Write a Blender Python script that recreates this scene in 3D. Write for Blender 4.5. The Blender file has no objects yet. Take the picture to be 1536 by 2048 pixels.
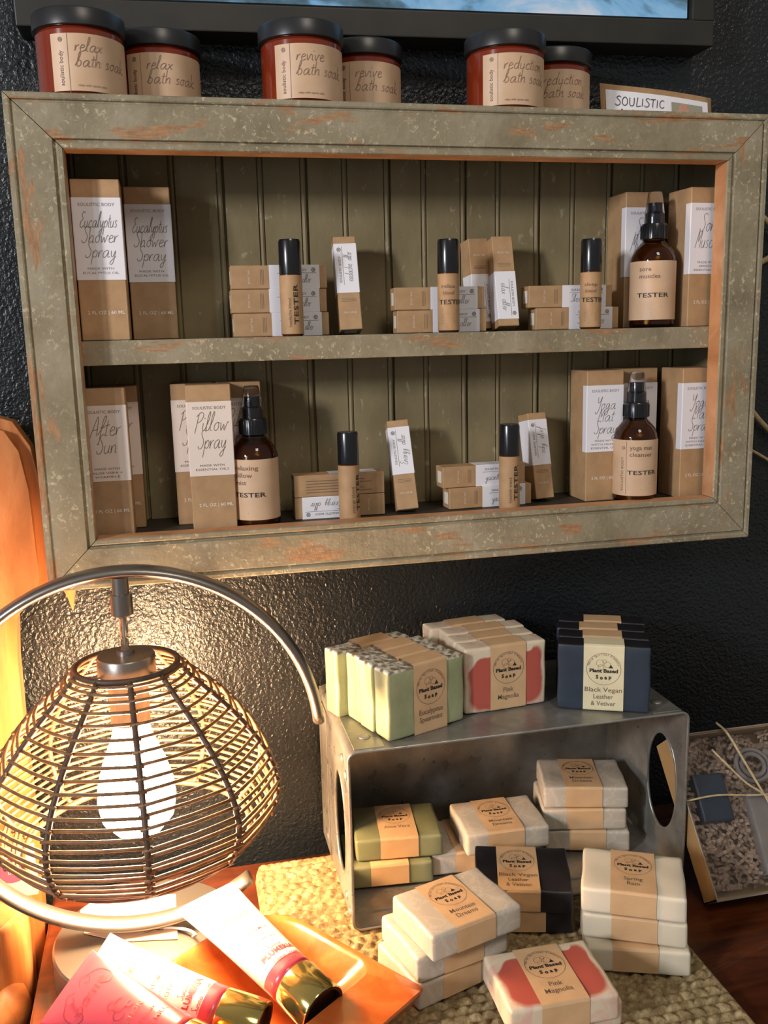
import bpy, bmesh, math, random
from mathutils import Vector, Matrix
random.seed(7)
PI = math.pi
sc = bpy.context.scene
COL = sc.collection

def lin(h, g=1.0):
    if isinstance(h, str):
        h = [int(h[i:i+2], 16)/255 for i in (0, 2, 4)]
    return tuple(((c/12.92) if c <= .04045 else ((c+.055)/1.055)**2.4)*g for c in h[:3]) + (1.0,)

# ------------------------------------------------------------------ camera
cam_d = bpy.data.cameras.new('camera')
cam = bpy.data.objects.new('camera', cam_d); COL.objects.link(cam)
cam_d.sensor_fit = 'VERTICAL'; cam_d.sensor_height = 24.0
cam_d.lens = 24.0*1847.19/2048
cam_d.clip_start = .01
Mr = [[0.97476908, -0.22194979, -0.02373882], [0.06465924, 0.17897195, 0.98172716], [0.21364556, 0.95849222, -0.18880742]]
m = Matrix.Identity(4)
for i in range(3):
    m[i][0] = Mr[0][i]; m[i][1] = Mr[1][i]; m[i][2] = -Mr[2][i]
m.translation = Vector((0.1026498, -0.8260492, 0.4883751))
cam.matrix_world = m
sc.camera = cam

# ------------------------------------------------------------------ view, world, lights
sc.view_settings.view_transform = 'Standard'; sc.view_settings.look = 'None'
sc.view_settings.gamma = 1.0; sc.view_settings.use_curve_mapping = False
sc.view_settings.exposure = 0.0
w = bpy.data.worlds.new('room_ambient'); sc.world = w; w.use_nodes = True
bg = w.node_tree.nodes['Background']
bg.inputs[0].default_value = (.92, .88, .82, 1); bg.inputs[1].default_value = .25

def area(name, loc, target, sx, sy, power, color):
    d = bpy.data.lights.new(name, 'AREA'); d.shape = 'RECTANGLE'; d.size = sx; d.size_y = sy
    d.energy = power; d.color = color
    o = bpy.data.objects.new(name, d); COL.objects.link(o)
    o.location = loc
    o.rotation_euler = (Vector(target)-Vector(loc)).to_track_quat('-Z', 'Y').to_euler()
    return o
area('window_light', (-1.55, -1.45, 1.02), (.25, 0, .5), .17, .32, 34, (.98, .96, .98))
area('side_window_light', (-1.45, -1.75, .66), (.25, 0, .55), .09, .95, 6.5, (.66, .80, 1.0))  # bluish strip added to draw tall highlights on the bottle caps
area('ceiling_light', (.55, -1.7, 2.1), (.3, 0, .3), .5, .5, 11, (1.0, .88, .74))  # warm fill added overhead, no fixture known there

# ------------------------------------------------------------------ materials
def nt(name):
    mt = bpy.data.materials.new(name); mt.use_nodes = True
    t = mt.node_tree; b = t.nodes['Principled BSDF']
    return mt, t, b
def setp(b, color=None, rough=.5, metal=0, spec=None, trans=0, coat=0, ior=None, alpha=None, sss=0):
    if color is not None: b.inputs['Base Color'].default_value = color
    b.inputs['Roughness'].default_value = rough; b.inputs['Metallic'].default_value = metal
    if spec is not None: b.inputs['Specular IOR Level'].default_value = spec
    b.inputs['Transmission Weight'].default_value = trans
    b.inputs['Coat Weight'].default_value = coat
    if ior: b.inputs['IOR'].default_value = ior
    if alpha is not None: b.inputs['Alpha'].default_value = alpha
    if sss:
        b.inputs['Subsurface Weight'].default_value = sss
        b.inputs['Subsurface Radius'].default_value = (.004, .003, .002); b.inputs['Subsurface Scale'].default_value = 1.0
def coords(t, scale=(1, 1, 1), kind='Object', rot=(0, 0, 0)):
    tc = t.nodes.new('ShaderNodeTexCoord'); mp = t.nodes.new('ShaderNodeMapping')
    mp.inputs['Scale'].default_value = scale; mp.inputs['Rotation'].default_value = rot
    t.links.new(tc.outputs[kind], mp.inputs[0]); return mp.outputs[0]
def noise(t, vec, scale, detail=3, rough=.5, dist=0):
    n = t.nodes.new('ShaderNodeTexNoise'); n.inputs['Scale'].default_value = scale
    n.inputs['Detail'].default_value = detail; n.inputs['Roughness'].default_value = rough
    n.inputs['Distortion'].default_value = dist
    t.links.new(vec, n.inputs['Vector']); return n.outputs[0]
def ramp(t, fac, stops, interp='LINEAR'):
    r = t.nodes.new('ShaderNodeValToRGB'); cr = r.color_ramp; cr.interpolation = interp
    while len(cr.elements) < len(stops): cr.elements.new(.5)
    for e, (p, c) in zip(cr.elements, stops): e.position = p; e.color = c
    t.links.new(fac, r.inputs[0]); return r.outputs[0]
def mixc(t, fac, a, b):
    n = t.nodes.new('ShaderNodeMix'); n.data_type = 'RGBA'
    for s, v in ((n.inputs[0], fac), (n.inputs[6], a), (n.inputs[7], b)):
        if hasattr(v, 'is_output') or hasattr(v, 'links') : t.links.new(v, s)
        else: s.default_value = v
    return n.outputs[2]
def bump(t, b, h, strength=.3, dist=.001):
    n = t.nodes.new('ShaderNodeBump'); n.inputs['Strength'].default_value = strength; n.inputs['Distance'].default_value = dist
    t.links.new(h, n.inputs['Height']); t.links.new(n.outputs[0], b.inputs['Normal'])
def math_(t, op, a, b=None, c=None):
    n = t.nodes.new('ShaderNodeMath'); n.operation = op
    for s, v in zip(n.inputs, (a, b, c)):
        if v is None: continue
        if isinstance(v, (int, float)): s.default_value = v
        else: t.links.new(v, s)
    return n.outputs[0]
def plain(name, col, rough=.5, **k):
    mt, t, b = nt(name); setp(b, lin(col), rough, **k); return mt
def mottled(name, c1, c2, scale, rough=.5, bs=.0, bscale=None, stretch=(1, 1, 1), detail=4, **k):
    mt, t, b = nt(name); setp(b, None, rough, **k)
    v = coords(t, stretch); n = noise(t, v, scale, detail)
    t.links.new(ramp(t, n, [(.3, lin(c1)), (.7, lin(c2))]), b.inputs['Base Color'])
    if bs: bump(t, b, noise(t, v, bscale or scale*3, 3), bs)
    return mt

def m_wall():
    mt, t, b = nt('navy_textured_wall_paint'); setp(b, lin('161a1d'), .36, spec=.5)
    v = coords(t); n1 = noise(t, v, 290, 2.0, .5, .4); n2 = noise(t, v, 90, 2)
    h = math_(t, 'ADD', n1, math_(t, 'MULTIPLY', n2, .6)); bump(t, b, h, .7, .0022); return mt
def m_paint(name, streak='h'):
    mt, t, b = nt(name); setp(b, None, .55, spec=.35)
    v = coords(t); vs = coords(t, (1, 1, 5) if streak == 'h' else (5, 1, 1))
    base = ramp(t, noise(t, v, 26, 5, .6), [(.3, lin('7e735b')), (.5, lin('8f846b')), (.72, lin('9f957e'))])
    chips = ramp(t, noise(t, v, 230, 5, .68, .5), [(.54, (0, 0, 0, 1)), (.62, (1, 1, 1, 1))])
    zone = ramp(t, noise(t, v, 22, 3, .6), [(.38, (0, 0, 0, 1)), (.60, (1, 1, 1, 1))])
    mk = t.nodes.new('ShaderNodeMath'); mk.operation = 'MULTIPLY'; t.links.new(chips, mk.inputs[0]); t.links.new(zone, mk.inputs[1])
    c = mixc(t, math_(t, 'MULTIPLY', mk.outputs[0], .75), base, lin('cdbf9c'))
    bare = ramp(t, noise(t, vs, 14, 6, .62), [(.575, (0, 0, 0, 1)), (.62, (1, 1, 1, 1))])
    wood = ramp(t, noise(t, vs, 130, 3), [(.3, lin('8f6847')), (.7, lin('b3875f'))])
    c = mixc(t, math_(t, 'MULTIPLY', bare, .9), c, wood)
    t.links.new(c, b.inputs['Base Color'])
    bump(t, b, math_(t, 'ADD', noise(t, v, 190, 4), math_(t, 'MULTIPLY', mk.outputs[0], .6)), .45, .0012)
    return mt
def m_bead():
    mt, t, b = nt('olive_beadboard_paint'); setp(b, None, .6, spec=.3)
    v = coords(t, (1, 1, .5))
    base = ramp(t, noise(t, v, 22, 5, .6), [(.3, lin('7b6e50')), (.6, lin('8d7f5e')), (.8, lin('9c8f6e'))])
    chips = ramp(t, noise(t, v, 160, 4, .6, .5), [(.63, (0, 0, 0, 1)), (.69, (1, 1, 1, 1))])
    c = mixc(t, math_(t, 'MULTIPLY', chips, .6), base, lin('b0a78c'))
    t.links.new(c, b.inputs['Base Color']); bump(t, b, noise(t, v, 150, 4), .3, .001); return mt
def m_wood(name, c1, c2, c3, stretch, rough=.35, coat=0, scale=9, bs=.1):
    mt, t, b = nt(name); setp(b, None, rough, coat=coat)
    v = coords(t, stretch); n = noise(t, v, scale, 6, .6, 1.2)
    t.links.new(ramp(t, n, [(.28, lin(c1)), (.5, lin(c2)), (.72, lin(c3))]), b.inputs['Base Color'])
    bump(t, b, noise(t, v, scale*6, 3), bs, .0006); return mt
def m_zinc():
    mt, t, b = nt('galvanised_steel'); setp(b, None, .4, metal=.6)
    v = coords(t); vo = t.nodes.new('ShaderNodeTexVoronoi'); vo.inputs['Scale'].default_value = 45
    t.links.new(v, vo.inputs['Vector'])
    n = noise(t, v, 30, 4, .6)
    t.links.new(ramp(t, n, [(.25, lin('7c7a74')), (.5, lin('9a9890')), (.75, lin('b4b2aa'))]), b.inputs['Base Color'])
    t.links.new(ramp(t, noise(t, v, 55, 3), [(.3, (.22,)*3+(1,)), (.7, (.48,)*3+(1,))]), b.inputs['Roughness'])
    bump(t, b, noise(t, v, 18, 2), .25, .004); return mt
def m_brushed(name, col, rough=.28):
    mt, t, b = nt(name); setp(b, lin(col), rough, metal=.9)
    v = coords(t, (1, 1, 60)); bump(t, b, noise(t, v, 40, 2), .06, .0005); return mt
def m_soap_pink():
    mt, t, b = nt('pink_and_cream_soap'); setp(b, None, .42, sss=.15)
    tc = t.nodes.new('ShaderNodeTexCoord'); sx = t.nodes.new('ShaderNodeSeparateXYZ'); t.links.new(tc.outputs['Object'], sx.inputs[0])
    n = noise(t, tc.outputs['Object'], 45, 2, .5, .5)
    ax = math_(t, 'DIVIDE', math_(t, 'ABSOLUTE', sx.outputs[0]), .0362)
    ay = math_(t, 'DIVIDE', math_(t, 'ABSOLUTE', math_(t, 'ADD', sx.outputs[1], .0015)), .0275)
    p1 = math_(t, 'POWER', ax, 7); p2 = math_(t, 'POWER', ay, 5)
    d = math_(t, 'ADD', math_(t, 'ADD', p1, p2), math_(t, 'MULTIPLY', math_(t, 'SUBTRACT', n, .47), 1.0))
    top = math_(t, 'MULTIPLY', math_(t, 'MULTIPLY', math_(t, 'MAXIMUM', math_(t, 'SUBTRACT', sx.outputs[1], .0), 0), 90), math_(t, 'MULTIPLY', math_(t, 'SUBTRACT', noise(t, tc.outputs['Object'], 48, 1), .44), 6))
    d = math_(t, 'ADD', d, math_(t, 'MAXIMUM', top, 0))
    mr = t.nodes.new('ShaderNodeMapRange'); mr.inputs[1].default_value = .55; mr.inputs[2].default_value = 1.05; t.links.new(d, mr.inputs[0])
    t.links.new(mixc(t, mr.outputs[0], lin('b5584a'), ramp(t, noise(t, tc.outputs['Object'], 60, 2, .5, 1.5), [(.45, lin('d6c9ae')), (.62, lin('d9b3a2'))])), b.inputs['Base Color']); return mt
def m_soap_swirl(name, c1, c2, veins=.5):
    mt, t, b = nt(name); setp(b, None, .38, sss=.2)
    v = coords(t); n = noise(t, v, 38, 2, .5, 2.2)
    t.links.new(ramp(t, n, [(.30, lin(c1)), (.47, lin(c1)), (.53, lin(c2)), (.58, lin(c1))]), b.inputs['Base Color'])
    bump(t, b, noise(t, v, 120, 2), .05); return mt
def m_soap_cap():
    mt, t, b = nt('grey_tipped_cream_soap'); setp(b, None, .38, sss=.2)
    tc = t.nodes.new('ShaderNodeTexCoord'); sx = t.nodes.new('ShaderNodeSeparateXYZ'); t.links.new(tc.outputs['Object'], sx.inputs[0])
    d = math_(t, 'ADD', sx.outputs[1], math_(t, 'MULTIPLY', noise(t, tc.outputs['Object'], 30, 1), .02))
    t.links.new(ramp(t, math_(t, 'MULTIPLY', d, 20), [(.66, lin('ddd3bd')), (.72, lin('a5a38d'))]), b.inputs['Base Color']); return mt
def m_soap_euc():
    mt, t, b = nt('pale_green_soap_with_white_crust'); setp(b, None, .45, sss=.15)
    tc = t.nodes.new('ShaderNodeTexCoord'); sx = t.nodes.new('ShaderNodeSeparateXYZ'); t.links.new(tc.outputs['Object'], sx.inputs[0])
    v = tc.outputs['Object']
    body = ramp(t, noise(t, v, 25, 3), [(.3, lin('8f9670')), (.7, lin('a8ac86'))])
    crust = ramp(t, noise(t, v, 170, 4), [(.42, lin('7e705c')), (.5, lin('b9b29c')), (.6, lin('e4e1d2'))])
    mr = t.nodes.new('ShaderNodeMapRange'); mr.inputs[1].default_value = .0272; mr.inputs[2].default_value = .0285
    t.links.new(math_(t, 'ADD', sx.outputs[1], math_(t, 'MULTIPLY', noise(t, v, 90, 2), .0012)), mr.inputs[0])
    t.links.new(mixc(t, mr.outputs[0], body, crust), b.inputs['Base Color']); bump(t, b, noise(t, v, 260, 3), .25); return mt
def m_jute():
    mt, t, b = nt('woven_jute'); setp(b, None, .8, spec=.2)
    v = coords(t); n = noise(t, v, 170, 4, .6)
    t.links.new(ramp(t, n, [(.25, lin('5d4b30')), (.5, lin('8f7b57')), (.75, lin('bfae85'))]), b.inputs['Base Color'])
    bump(t, b, noise(t, coords(t, (3, 1, 1)), 420, 3), .5, .001); return mt
def m_glass(name, col, rough=.03, ior=1.45):
    mt, t, b = nt(name); setp(b, col, rough, trans=1.0, ior=ior); return mt
def m_emit(name, col, s):
    mt, t, b = nt(name); setp(b, (0, 0, 0, 1), .5)
    b.inputs['Emission Color'].default_value = col; b.inputs['Emission Strength'].default_value = s; return mt
def m_screen():
    mt, t, b = nt('lit_landscape_screen'); setp(b, (.01, .01, .01, 1), .15)
    v = coords(t, (1, 1, 2.2)); n = noise(t, v, 9, 5, .6, .5)
    c = ramp(t, n, [(.34, lin('31474d')), (.44, lin('57788c')), (.50, lin('7fb4dc')), (.58, lin('9cc4e4')), (.66, lin('cfd8e6'))])
    t.links.new(c, b.inputs['Emission Color']); b.inputs['Emission Strength'].default_value = .75; return mt

M = {}
M['wall'] = m_wall()
M['floor'] = mottled('dark_floor', '3a2c22', '4a3a2c', 6, .5)
M['paint_h'] = m_paint('weathered_olive_paint_horizontal', 'h'); M['paint_v'] = m_paint('weathered_olive_paint_vertical', 'v')
M['bead'] = m_bead()
M['raw'] = m_wood('raw_orange_pine', 'a27048', 'bd8a60', 'cda078', (1, 1, 1), .5, 0, 18)
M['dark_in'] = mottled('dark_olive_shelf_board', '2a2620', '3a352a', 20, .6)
M['kraft'] = mottled('kraft_card', 'a8845e', 'b8946b', 90, .62, .05, 400)
M['kraft_d'] = mottled('smooth_kraft_label', 'c9a684', 'd2b191', 60, .5)
M['band'] = mottled('kraft_soap_band', 'c4a076', 'd0ac82', 60, .6, .06, 200)
M['cream_band'] = mottled('cream_soap_band', 'd6cba4', 'dfd5b1', 60, .6)
M['white'] = plain('white_paper_sleeve', 'e9e6ea', .5)
M['ivory'] = plain('cream_paper_sleeve', 'e8d8cb', .5)
M['ink'] = plain('black_ink', '2c2622', .6)
M['ink_soft'] = plain('soft_brown_ink', '735e4e', .6)
M['ink_jar'] = plain('faded_brown_ink', '85695a', .6)
M['ink_grey'] = plain('grey_ink', '77706f', .6)
M['ink_white'] = plain('white_ink', 'e6dccb', .6)
M['ink_red'] = plain('dark_red_ink', '8e2f3a', .6)
M['amber'] = m_glass('amber_glass', (.62, .27, .04, 1), .02)
M['amber_liquid'] = plain('dark_amber_liquid', '4a2808', .2)
M['amber_red'] = plain('glossy_amber_plastic', '7a2a14', .14, coat=.6)
M['black'] = plain('glossy_black_plastic', '15161a', .22, spec=.6)
M['black_matt'] = plain('black_lid_plastic', '232325', .34)
M['clear'] = m_glass('clear_plastic', (.93, .95, .98, 1), .05, 1.3)
M['tv'] = mottled('black_picture_frame_wood', '1e1d19', '2a2822', 30, .5)
M['tv_in'] = plain('black_bezel', '0b0b0b', .3)
M['screen'] = m_screen()
M['table'] = m_wood('dark_red_stained_table_wood', '2a0f05', '4f220c', '6b3414', (1.2, 5, 1), .3, .3, 8)
M['pine'] = m_wood('carved_orange_wood', '9a5a2c', 'b9703c', 'cf8c55', (6, 6, .8), .42, 0, 7)
M['bowl'] = m_wood('glossy_orange_wood', '99481c', 'b55c28', 'c97038', (4, 4, 4), .22, .5, 5)
M['nickel'] = m_brushed('brushed_nickel', '928c84', .34)
M['zinc'] = m_zinc()
M['rattan'] = mottled('dark_brown_rattan', '684a2e', '8c6844', 120, .55)
M['rim_rattan'] = mottled('rim_rattan', '3c2c20', '5a4330', 120, .55)
M['bulb'] = m_emit('glowing_warm_bulb', (1.0, .63, .34, 1), 290)
M['jute'] = m_jute()
M['s_pink'] = m_soap_pink()
M['s_black'] = mottled('charcoal_soap', '1b1a1c', '262428', 40, .4, .05)
M['s_navy'] = mottled('slate_blue_soap', '27303c', '303b49', 30, .45, .05)  # bluish light on black soap put into the colour; also colours the tin
M['s_euc'] = m_soap_euc()
M['s_green'] = mottled('olive_green_soap', '707250', '7e8160', 30, .4, .05, sss=.15)
M['s_grey'] = m_soap_swirl('pale_grey_swirled_soap', 'b9b0a0', 'c6bcae')
M['s_cream'] = m_soap_cap()
M['s_cream2'] = mottled('cream_soap', 'cfc5ae', 'd8cfb9', 30, .38, .03, sss=.2)
M['gold'] = m_brushed('polished_gold_cap', 'c9b46a', .12)
M['cap_dark'] = plain('dark_cap_recess', '241405', .4)
M['tube_pink'] = plain('pink_tube_plastic', 'c64a57', .28, coat=.4, sss=.1)
M['tube_white'] = plain('translucent_white_tube', 'e8ddd8', .28, coat=.4, sss=.1)
M['string'] = mottled('twine', 'a8916a', 'cbb58a', 200, .8)
M['white_string'] = plain('white_cord', 'e6ddcb', .7)
M['purple'] = plain('purple_oval_print', '6d3a4e', .5)
M['grey_card'] = plain('grey_price_card', '9b9684', .5)
M['shred'] = mottled('crinkled_brown_paper', '9c7e66', 'cbb096', 150, .7)
M['cloth'] = mottled('muted_grey_soap_wrap', '8d8078', 'a0948b', 40, .6)
M['rosewrap'] = mottled('dusty_rose_wrap', '8a6258', '9b7466', 40, .6)
M['boxcard'] = plain('tan_box_card', 'a98a5c', .5)
M['skin'] = mottled('printed_portrait', 'b98a70', 'd2a68c', 60, .5)

# ------------------------------------------------------------------ mesh helpers
def obj(name, bm, mats, parent=None, smooth=False, loc=None, rot=None):
    me = bpy.data.meshes.new(name); bm.normal_update(); bm.to_mesh(me); bm.free()
    if not isinstance(mats, (list, tuple)): mats = [mats]
    for x in mats: me.materials.append(x)
    if smooth:
        for p in me.polygons: p.use_smooth = True
        if smooth != 'all':
            try: me.set_sharp_from_angle(angle=math.radians(40))
            except Exception: pass
    o = bpy.data.objects.new(name, me); COL.objects.link(o)
    if parent: o.parent = parent
    if loc: o.location = loc
    if rot: o.rotation_euler = rot
    return o
def tag(o, label, cat, group=None):
    o['label'] = label; o['category'] = cat
    if group: o['group'] = group
    return o
def thing(name, label, cat, loc=(0, 0, 0), rot=(0, 0, 0), group=None):
    o = bpy.data.objects.new(name, None); COL.objects.link(o); o.empty_display_size = .01
    o.location = loc; o.rotation_euler = rot
    return tag(o, label, cat, group)
def struct(name, bm, m):
    o = obj(name, bm, m); o['kind'] = 'structure'; return o
def new(): return bmesh.new()
def box(bm, x0, x1, y0, y1, z0, z1, bev=0, seg=2, mi=0, M4=None):
    vs = [bm.verts.new((x, y, z)) for x in (x0, x1) for y in (y0, y1) for z in (z0, z1)]
    F = [(0, 1, 3, 2), (4, 6, 7, 5), (0, 4, 5, 1), (2, 3, 7, 6), (0, 2, 6, 4), (1, 5, 7, 3)]
    fs = [bm.faces.new([vs[i] for i in f]) for f in F]
    for f in fs: f.material_index = mi
    if M4 is not None:
        for v in vs: v.co = M4 @ v.co
    if bev:
        es = list({e for f in fs for e in f.edges})
        r = bmesh.ops.bevel(bm, geom=es, offset=bev, segments=seg, affect='EDGES', profile=.6)
        for f in r['faces']: f.material_index = mi
    return vs
def lathe(bm, prof, seg=32, mi=0, cx=0, cy=0, cap=True):
    rings = []
    for r, z in prof:
        if r < 1e-6: rings.append([bm.verts.new((cx, cy, z))])
        else: rings.append([bm.verts.new((cx+r*math.cos(2*PI*k/seg), cy+r*math.sin(2*PI*k/seg), z)) for k in range(seg)])
    for a, b in zip(rings, rings[1:]):
        for k in range(seg):
            k2 = (k+1) % seg
            if len(a) == 1 and len(b) == 1: continue
            if len(a) == 1: f = bm.faces.new((a[0], b[k2], b[k]))
            elif len(b) == 1: f = bm.faces.new((a[k], a[k2], b[0]))
            else: f = bm.faces.new((a[k], a[k2], b[k2], b[k]))
            f.material_index = mi
    if cap:
        for rg, rev in ((rings[0], True), (rings[-1], False)):
            if len(rg) > 1:
                f = bm.faces.new(list(reversed(rg)) if rev else rg); f.material_index = mi
def tube(bm, pts, r, seg=8, closed=False, mi=0, flat=None):
    pts = [Vector(p) for p in pts]; n = len(pts); rings = []
    nrm = None
    for i, p in enumerate(pts):
        if closed: d = pts[(i+1) % n]-pts[i-1]
        else: d = pts[min(i+1, n-1)]-pts[max(i-1, 0)]
        d.normalize()
        if nrm is None:
            a = Vector((0, 0, 1)) if abs(d.z) < .9 else Vector((1, 0, 0)); nrm = d.cross(a).normalized()
        nrm = (nrm-d*nrm.dot(d)).normalized(); bn = d.cross(nrm)
        rr = r[i] if isinstance(r, (list, tuple)) else r
        rings.append([bm.verts.new(p+(nrm*math.cos(2*PI*k/seg)+bn*math.sin(2*PI*k/seg))*rr) for k in range(seg)])
    R = range(n if closed else n-1)
    for i in R:
        a, b = rings[i], rings[(i+1) % n]
        for k in range(seg):
            f = bm.faces.new((a[k], a[(k+1) % seg], b[(k+1) % seg], b[k])); f.material_index = mi
    if not closed:
        f = bm.faces.new(list(reversed(rings[0]))); f.material_index = mi
        f = bm.faces.new(rings[-1]); f.material_index = mi
def spline(pts, n=8):
    P = [Vector(p) for p in pts]; P = [P[0]*2-P[1]]+P+[P[-1]*2-P[-2]]; out = []
    for i in range(1, len(P)-2):
        for k in range(n):
            t = k/n; a, b, c, d = P[i-1:i+3]
            out.append(.5*((2*b)+(-a+c)*t+(2*a-5*b+4*c-d)*t*t+(-a+3*b-3*c+d)*t**3))
    out.append(P[-2]); return out

# ------------------------------------------------------------------ ink: flat lettering, later mapped onto a surface
GL = {
'a': ([[(5,3.6),(3.5,4),(1.5,3),(1,1.2),(2,0),(3.5,.6),(5,3.6),(4.8,.8),(5.5,0),(6.5,.6)]], 6.3),
'b': ([[(0,.5),(2,5),(2.6,8.5),(1.8,9),(1.3,6),(1.3,.8),(2.5,0),(4,1),(4,3),(2.5,4),(1.5,3)]], 5),
'c': ([[(4.5,3.3),(3,4),(1.3,2.6),(1.3,.9),(2.8,0),(5,.8)]], 4.8),
'd': ([[(4.5,3.4),(3,4),(1.3,2.6),(1.3,.7),(2.6,0),(4.2,1.5),(5,9),(4.7,1),(5.6,0)]], 6),
'e': ([[(1.2,1.8),(4,2.8),(3.4,4),(2,3.8),(1.2,2),(1.8,.3),(3.4,0),(5,.9)]], 4.8),
'f': ([[(0,.5),(2.5,4),(4,8.4),(3,9),(2,6),(1.5,-3.5),(.6,-3.6)], [(.8,3.6),(4.2,4.2)]], 4),
'g': ([[(4.5,3.4),(3,4),(1.3,2.6),(1.5,.6),(3,.3),(4.5,3.4),(4.2,-2.5),(2.8,-4),(1.6,-3),(5.6,.6)]], 5.6),
'h': ([[(.5,9),(1,0)], [(1,0),(1.5,2.5),(3,4),(4,3),(4,.6),(5,.3)]], 5),
'i': ([[(1,3.8),(1.2,.6),(2.4,.3)], [(1.3,5.8),(1.6,6.3)]], 2.6),
'k': ([[(.8,9),(1,0)], [(4,4),(1.2,1.8),(4.2,0),(5,.3)]], 5),
'l': ([[(0,.3),(1.8,4.5),(2.4,8.3),(1.6,9),(1.1,6),(1.2,.8),(2.6,.2)]], 2.8),
'm': ([[(.6,3.8),(.8,0)], [(.9,2.5),(2,3.9),(2.8,3),(2.8,0)], [(2.8,2.5),(4,3.9),(4.9,3),(5,.5),(6,.3)]], 6),
'n': ([[(.6,3.8),(.8,0),(1.2,2.6),(2.6,4),(3.6,3),(3.7,.6),(4.8,.3)]], 4.8),
'o': ([[(3,4),(1.4,3),(1.2,1),(2.5,0),(4,1),(4,3),(3,4),(5,3.4)]], 4.9),
'p': ([[(.8,3.8),(.9,-4)], [(1,2.2),(2.5,4),(4,3),(3.8,.8),(2.2,.2),(1,1)]], 4.6),
'r': ([[(.6,3.8),(.8,0),(1.4,2.8),(3.2,4)]], 3.3),
's': ([[(3.4,3.6),(2,4),(1.4,3),(3.2,1.4),(2.6,.2),(1,.3)]], 3.9),
't': ([[(1.6,7),(1.4,.8),(2.8,.2)], [(.2,4.6),(3.2,5)]], 3),
'u': ([[(.6,3.8),(.8,.8),(2,0),(3.6,1.2),(3.8,3.8),(3.9,.7),(4.8,.3)]], 4.8),
'v': ([[(.5,3.8),(1.8,0),(3.6,3.9),(4.4,3.6)]], 4.2),
'w': ([[(.5,3.8),(1.4,0),(2.8,3),(3.8,0),(5.2,3.9),(6,3.6)]], 5.8),
'x': ([[(.5,3.8),(4,0)], [(3.8,3.9),(.4,0)]], 4.4),
'y': ([[(.6,3.8),(1.2,1),(2.6,.4),(4,3.8),(3.6,-2.6),(2,-4),(1.2,-2.6),(5,.6)]], 5),
'A': ([[(.5,-1),(4,9),(5,0)], [(1.6,2.6),(5.2,3)]], 5.8),
'E': ([[(5,8),(3,9),(1.6,7),(3.4,5),(1.4,3.4),(1.2,1),(3,0),(5.4,1.2)]], 5.6),
'S': ([[(5,8),(3.4,9),(1.6,7.4),(4.4,3.6),(3.8,.6),(1.6,0),(.4,1.4)]], 5.3),
'P': ([[(1.6,8),(1,-1)], [(.2,7),(3,9),(5,7.6),(3.8,5),(1.4,4)]], 4.8),
'Y': ([[(.6,8.6),(1.4,5),(3.2,5),(4.6,8.8),(3.8,0),(2,-3),(.6,-1.5)]], 5),
'M': ([[(.6,0),(1.8,8.6),(3,3),(5,8.8),(5.6,0)]], 6.6),
'L': ([[(1.8,9),(1,.5),(2.4,0),(4.6,.6)]], 4.6),
'O': ([[(3.4,8.6),(1.4,7),(1,2.5),(2.6,.2),(4.8,1.6),(5,6),(3.4,8.6)]], 6),
'U': ([[(1,8.4),(1.2,1.6),(2.8,.1),(4.6,1.6),(4.8,8.4)]], 6),
'I': ([[(1.4,8.4),(1.2,0)]], 2.6),
'T': ([[(.2,8.2),(5,8.6)], [(2.6,8.4),(2.4,0)]], 5),
'C': ([[(4.8,7.4),(3.2,8.6),(1.2,6),(1.2,2.2),(3,0),(5,1.4)]], 5.6),
'Z': ([[(.5,8),(4.5,8.4),(.6,0),(5,.4)]], 5.4),
' ': ([], 3.6),
}
_tc = {}
def font_mesh(s, bold):
    k = (s, bold)
    if k not in _tc:
        cu = bpy.data.curves.new('lettering', 'FONT'); cu.body = s; cu.size = 1; cu.resolution_u = 2; cu.offset = bold
        o = bpy.data.objects.new('lettering', cu); COL.objects.link(o)
        dg = bpy.context.evaluated_depsgraph_get(); me = bpy.data.meshes.new_from_object(o.evaluated_get(dg))
        V = [(v.co.x, v.co.y) for v in me.vertices]; F = [tuple(p.vertices) for p in me.polygons]
        bpy.data.objects.remove(o); bpy.data.curves.remove(cu); bpy.data.meshes.remove(me)
        _tc[k] = (V, F)
    return _tc[k]
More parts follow.
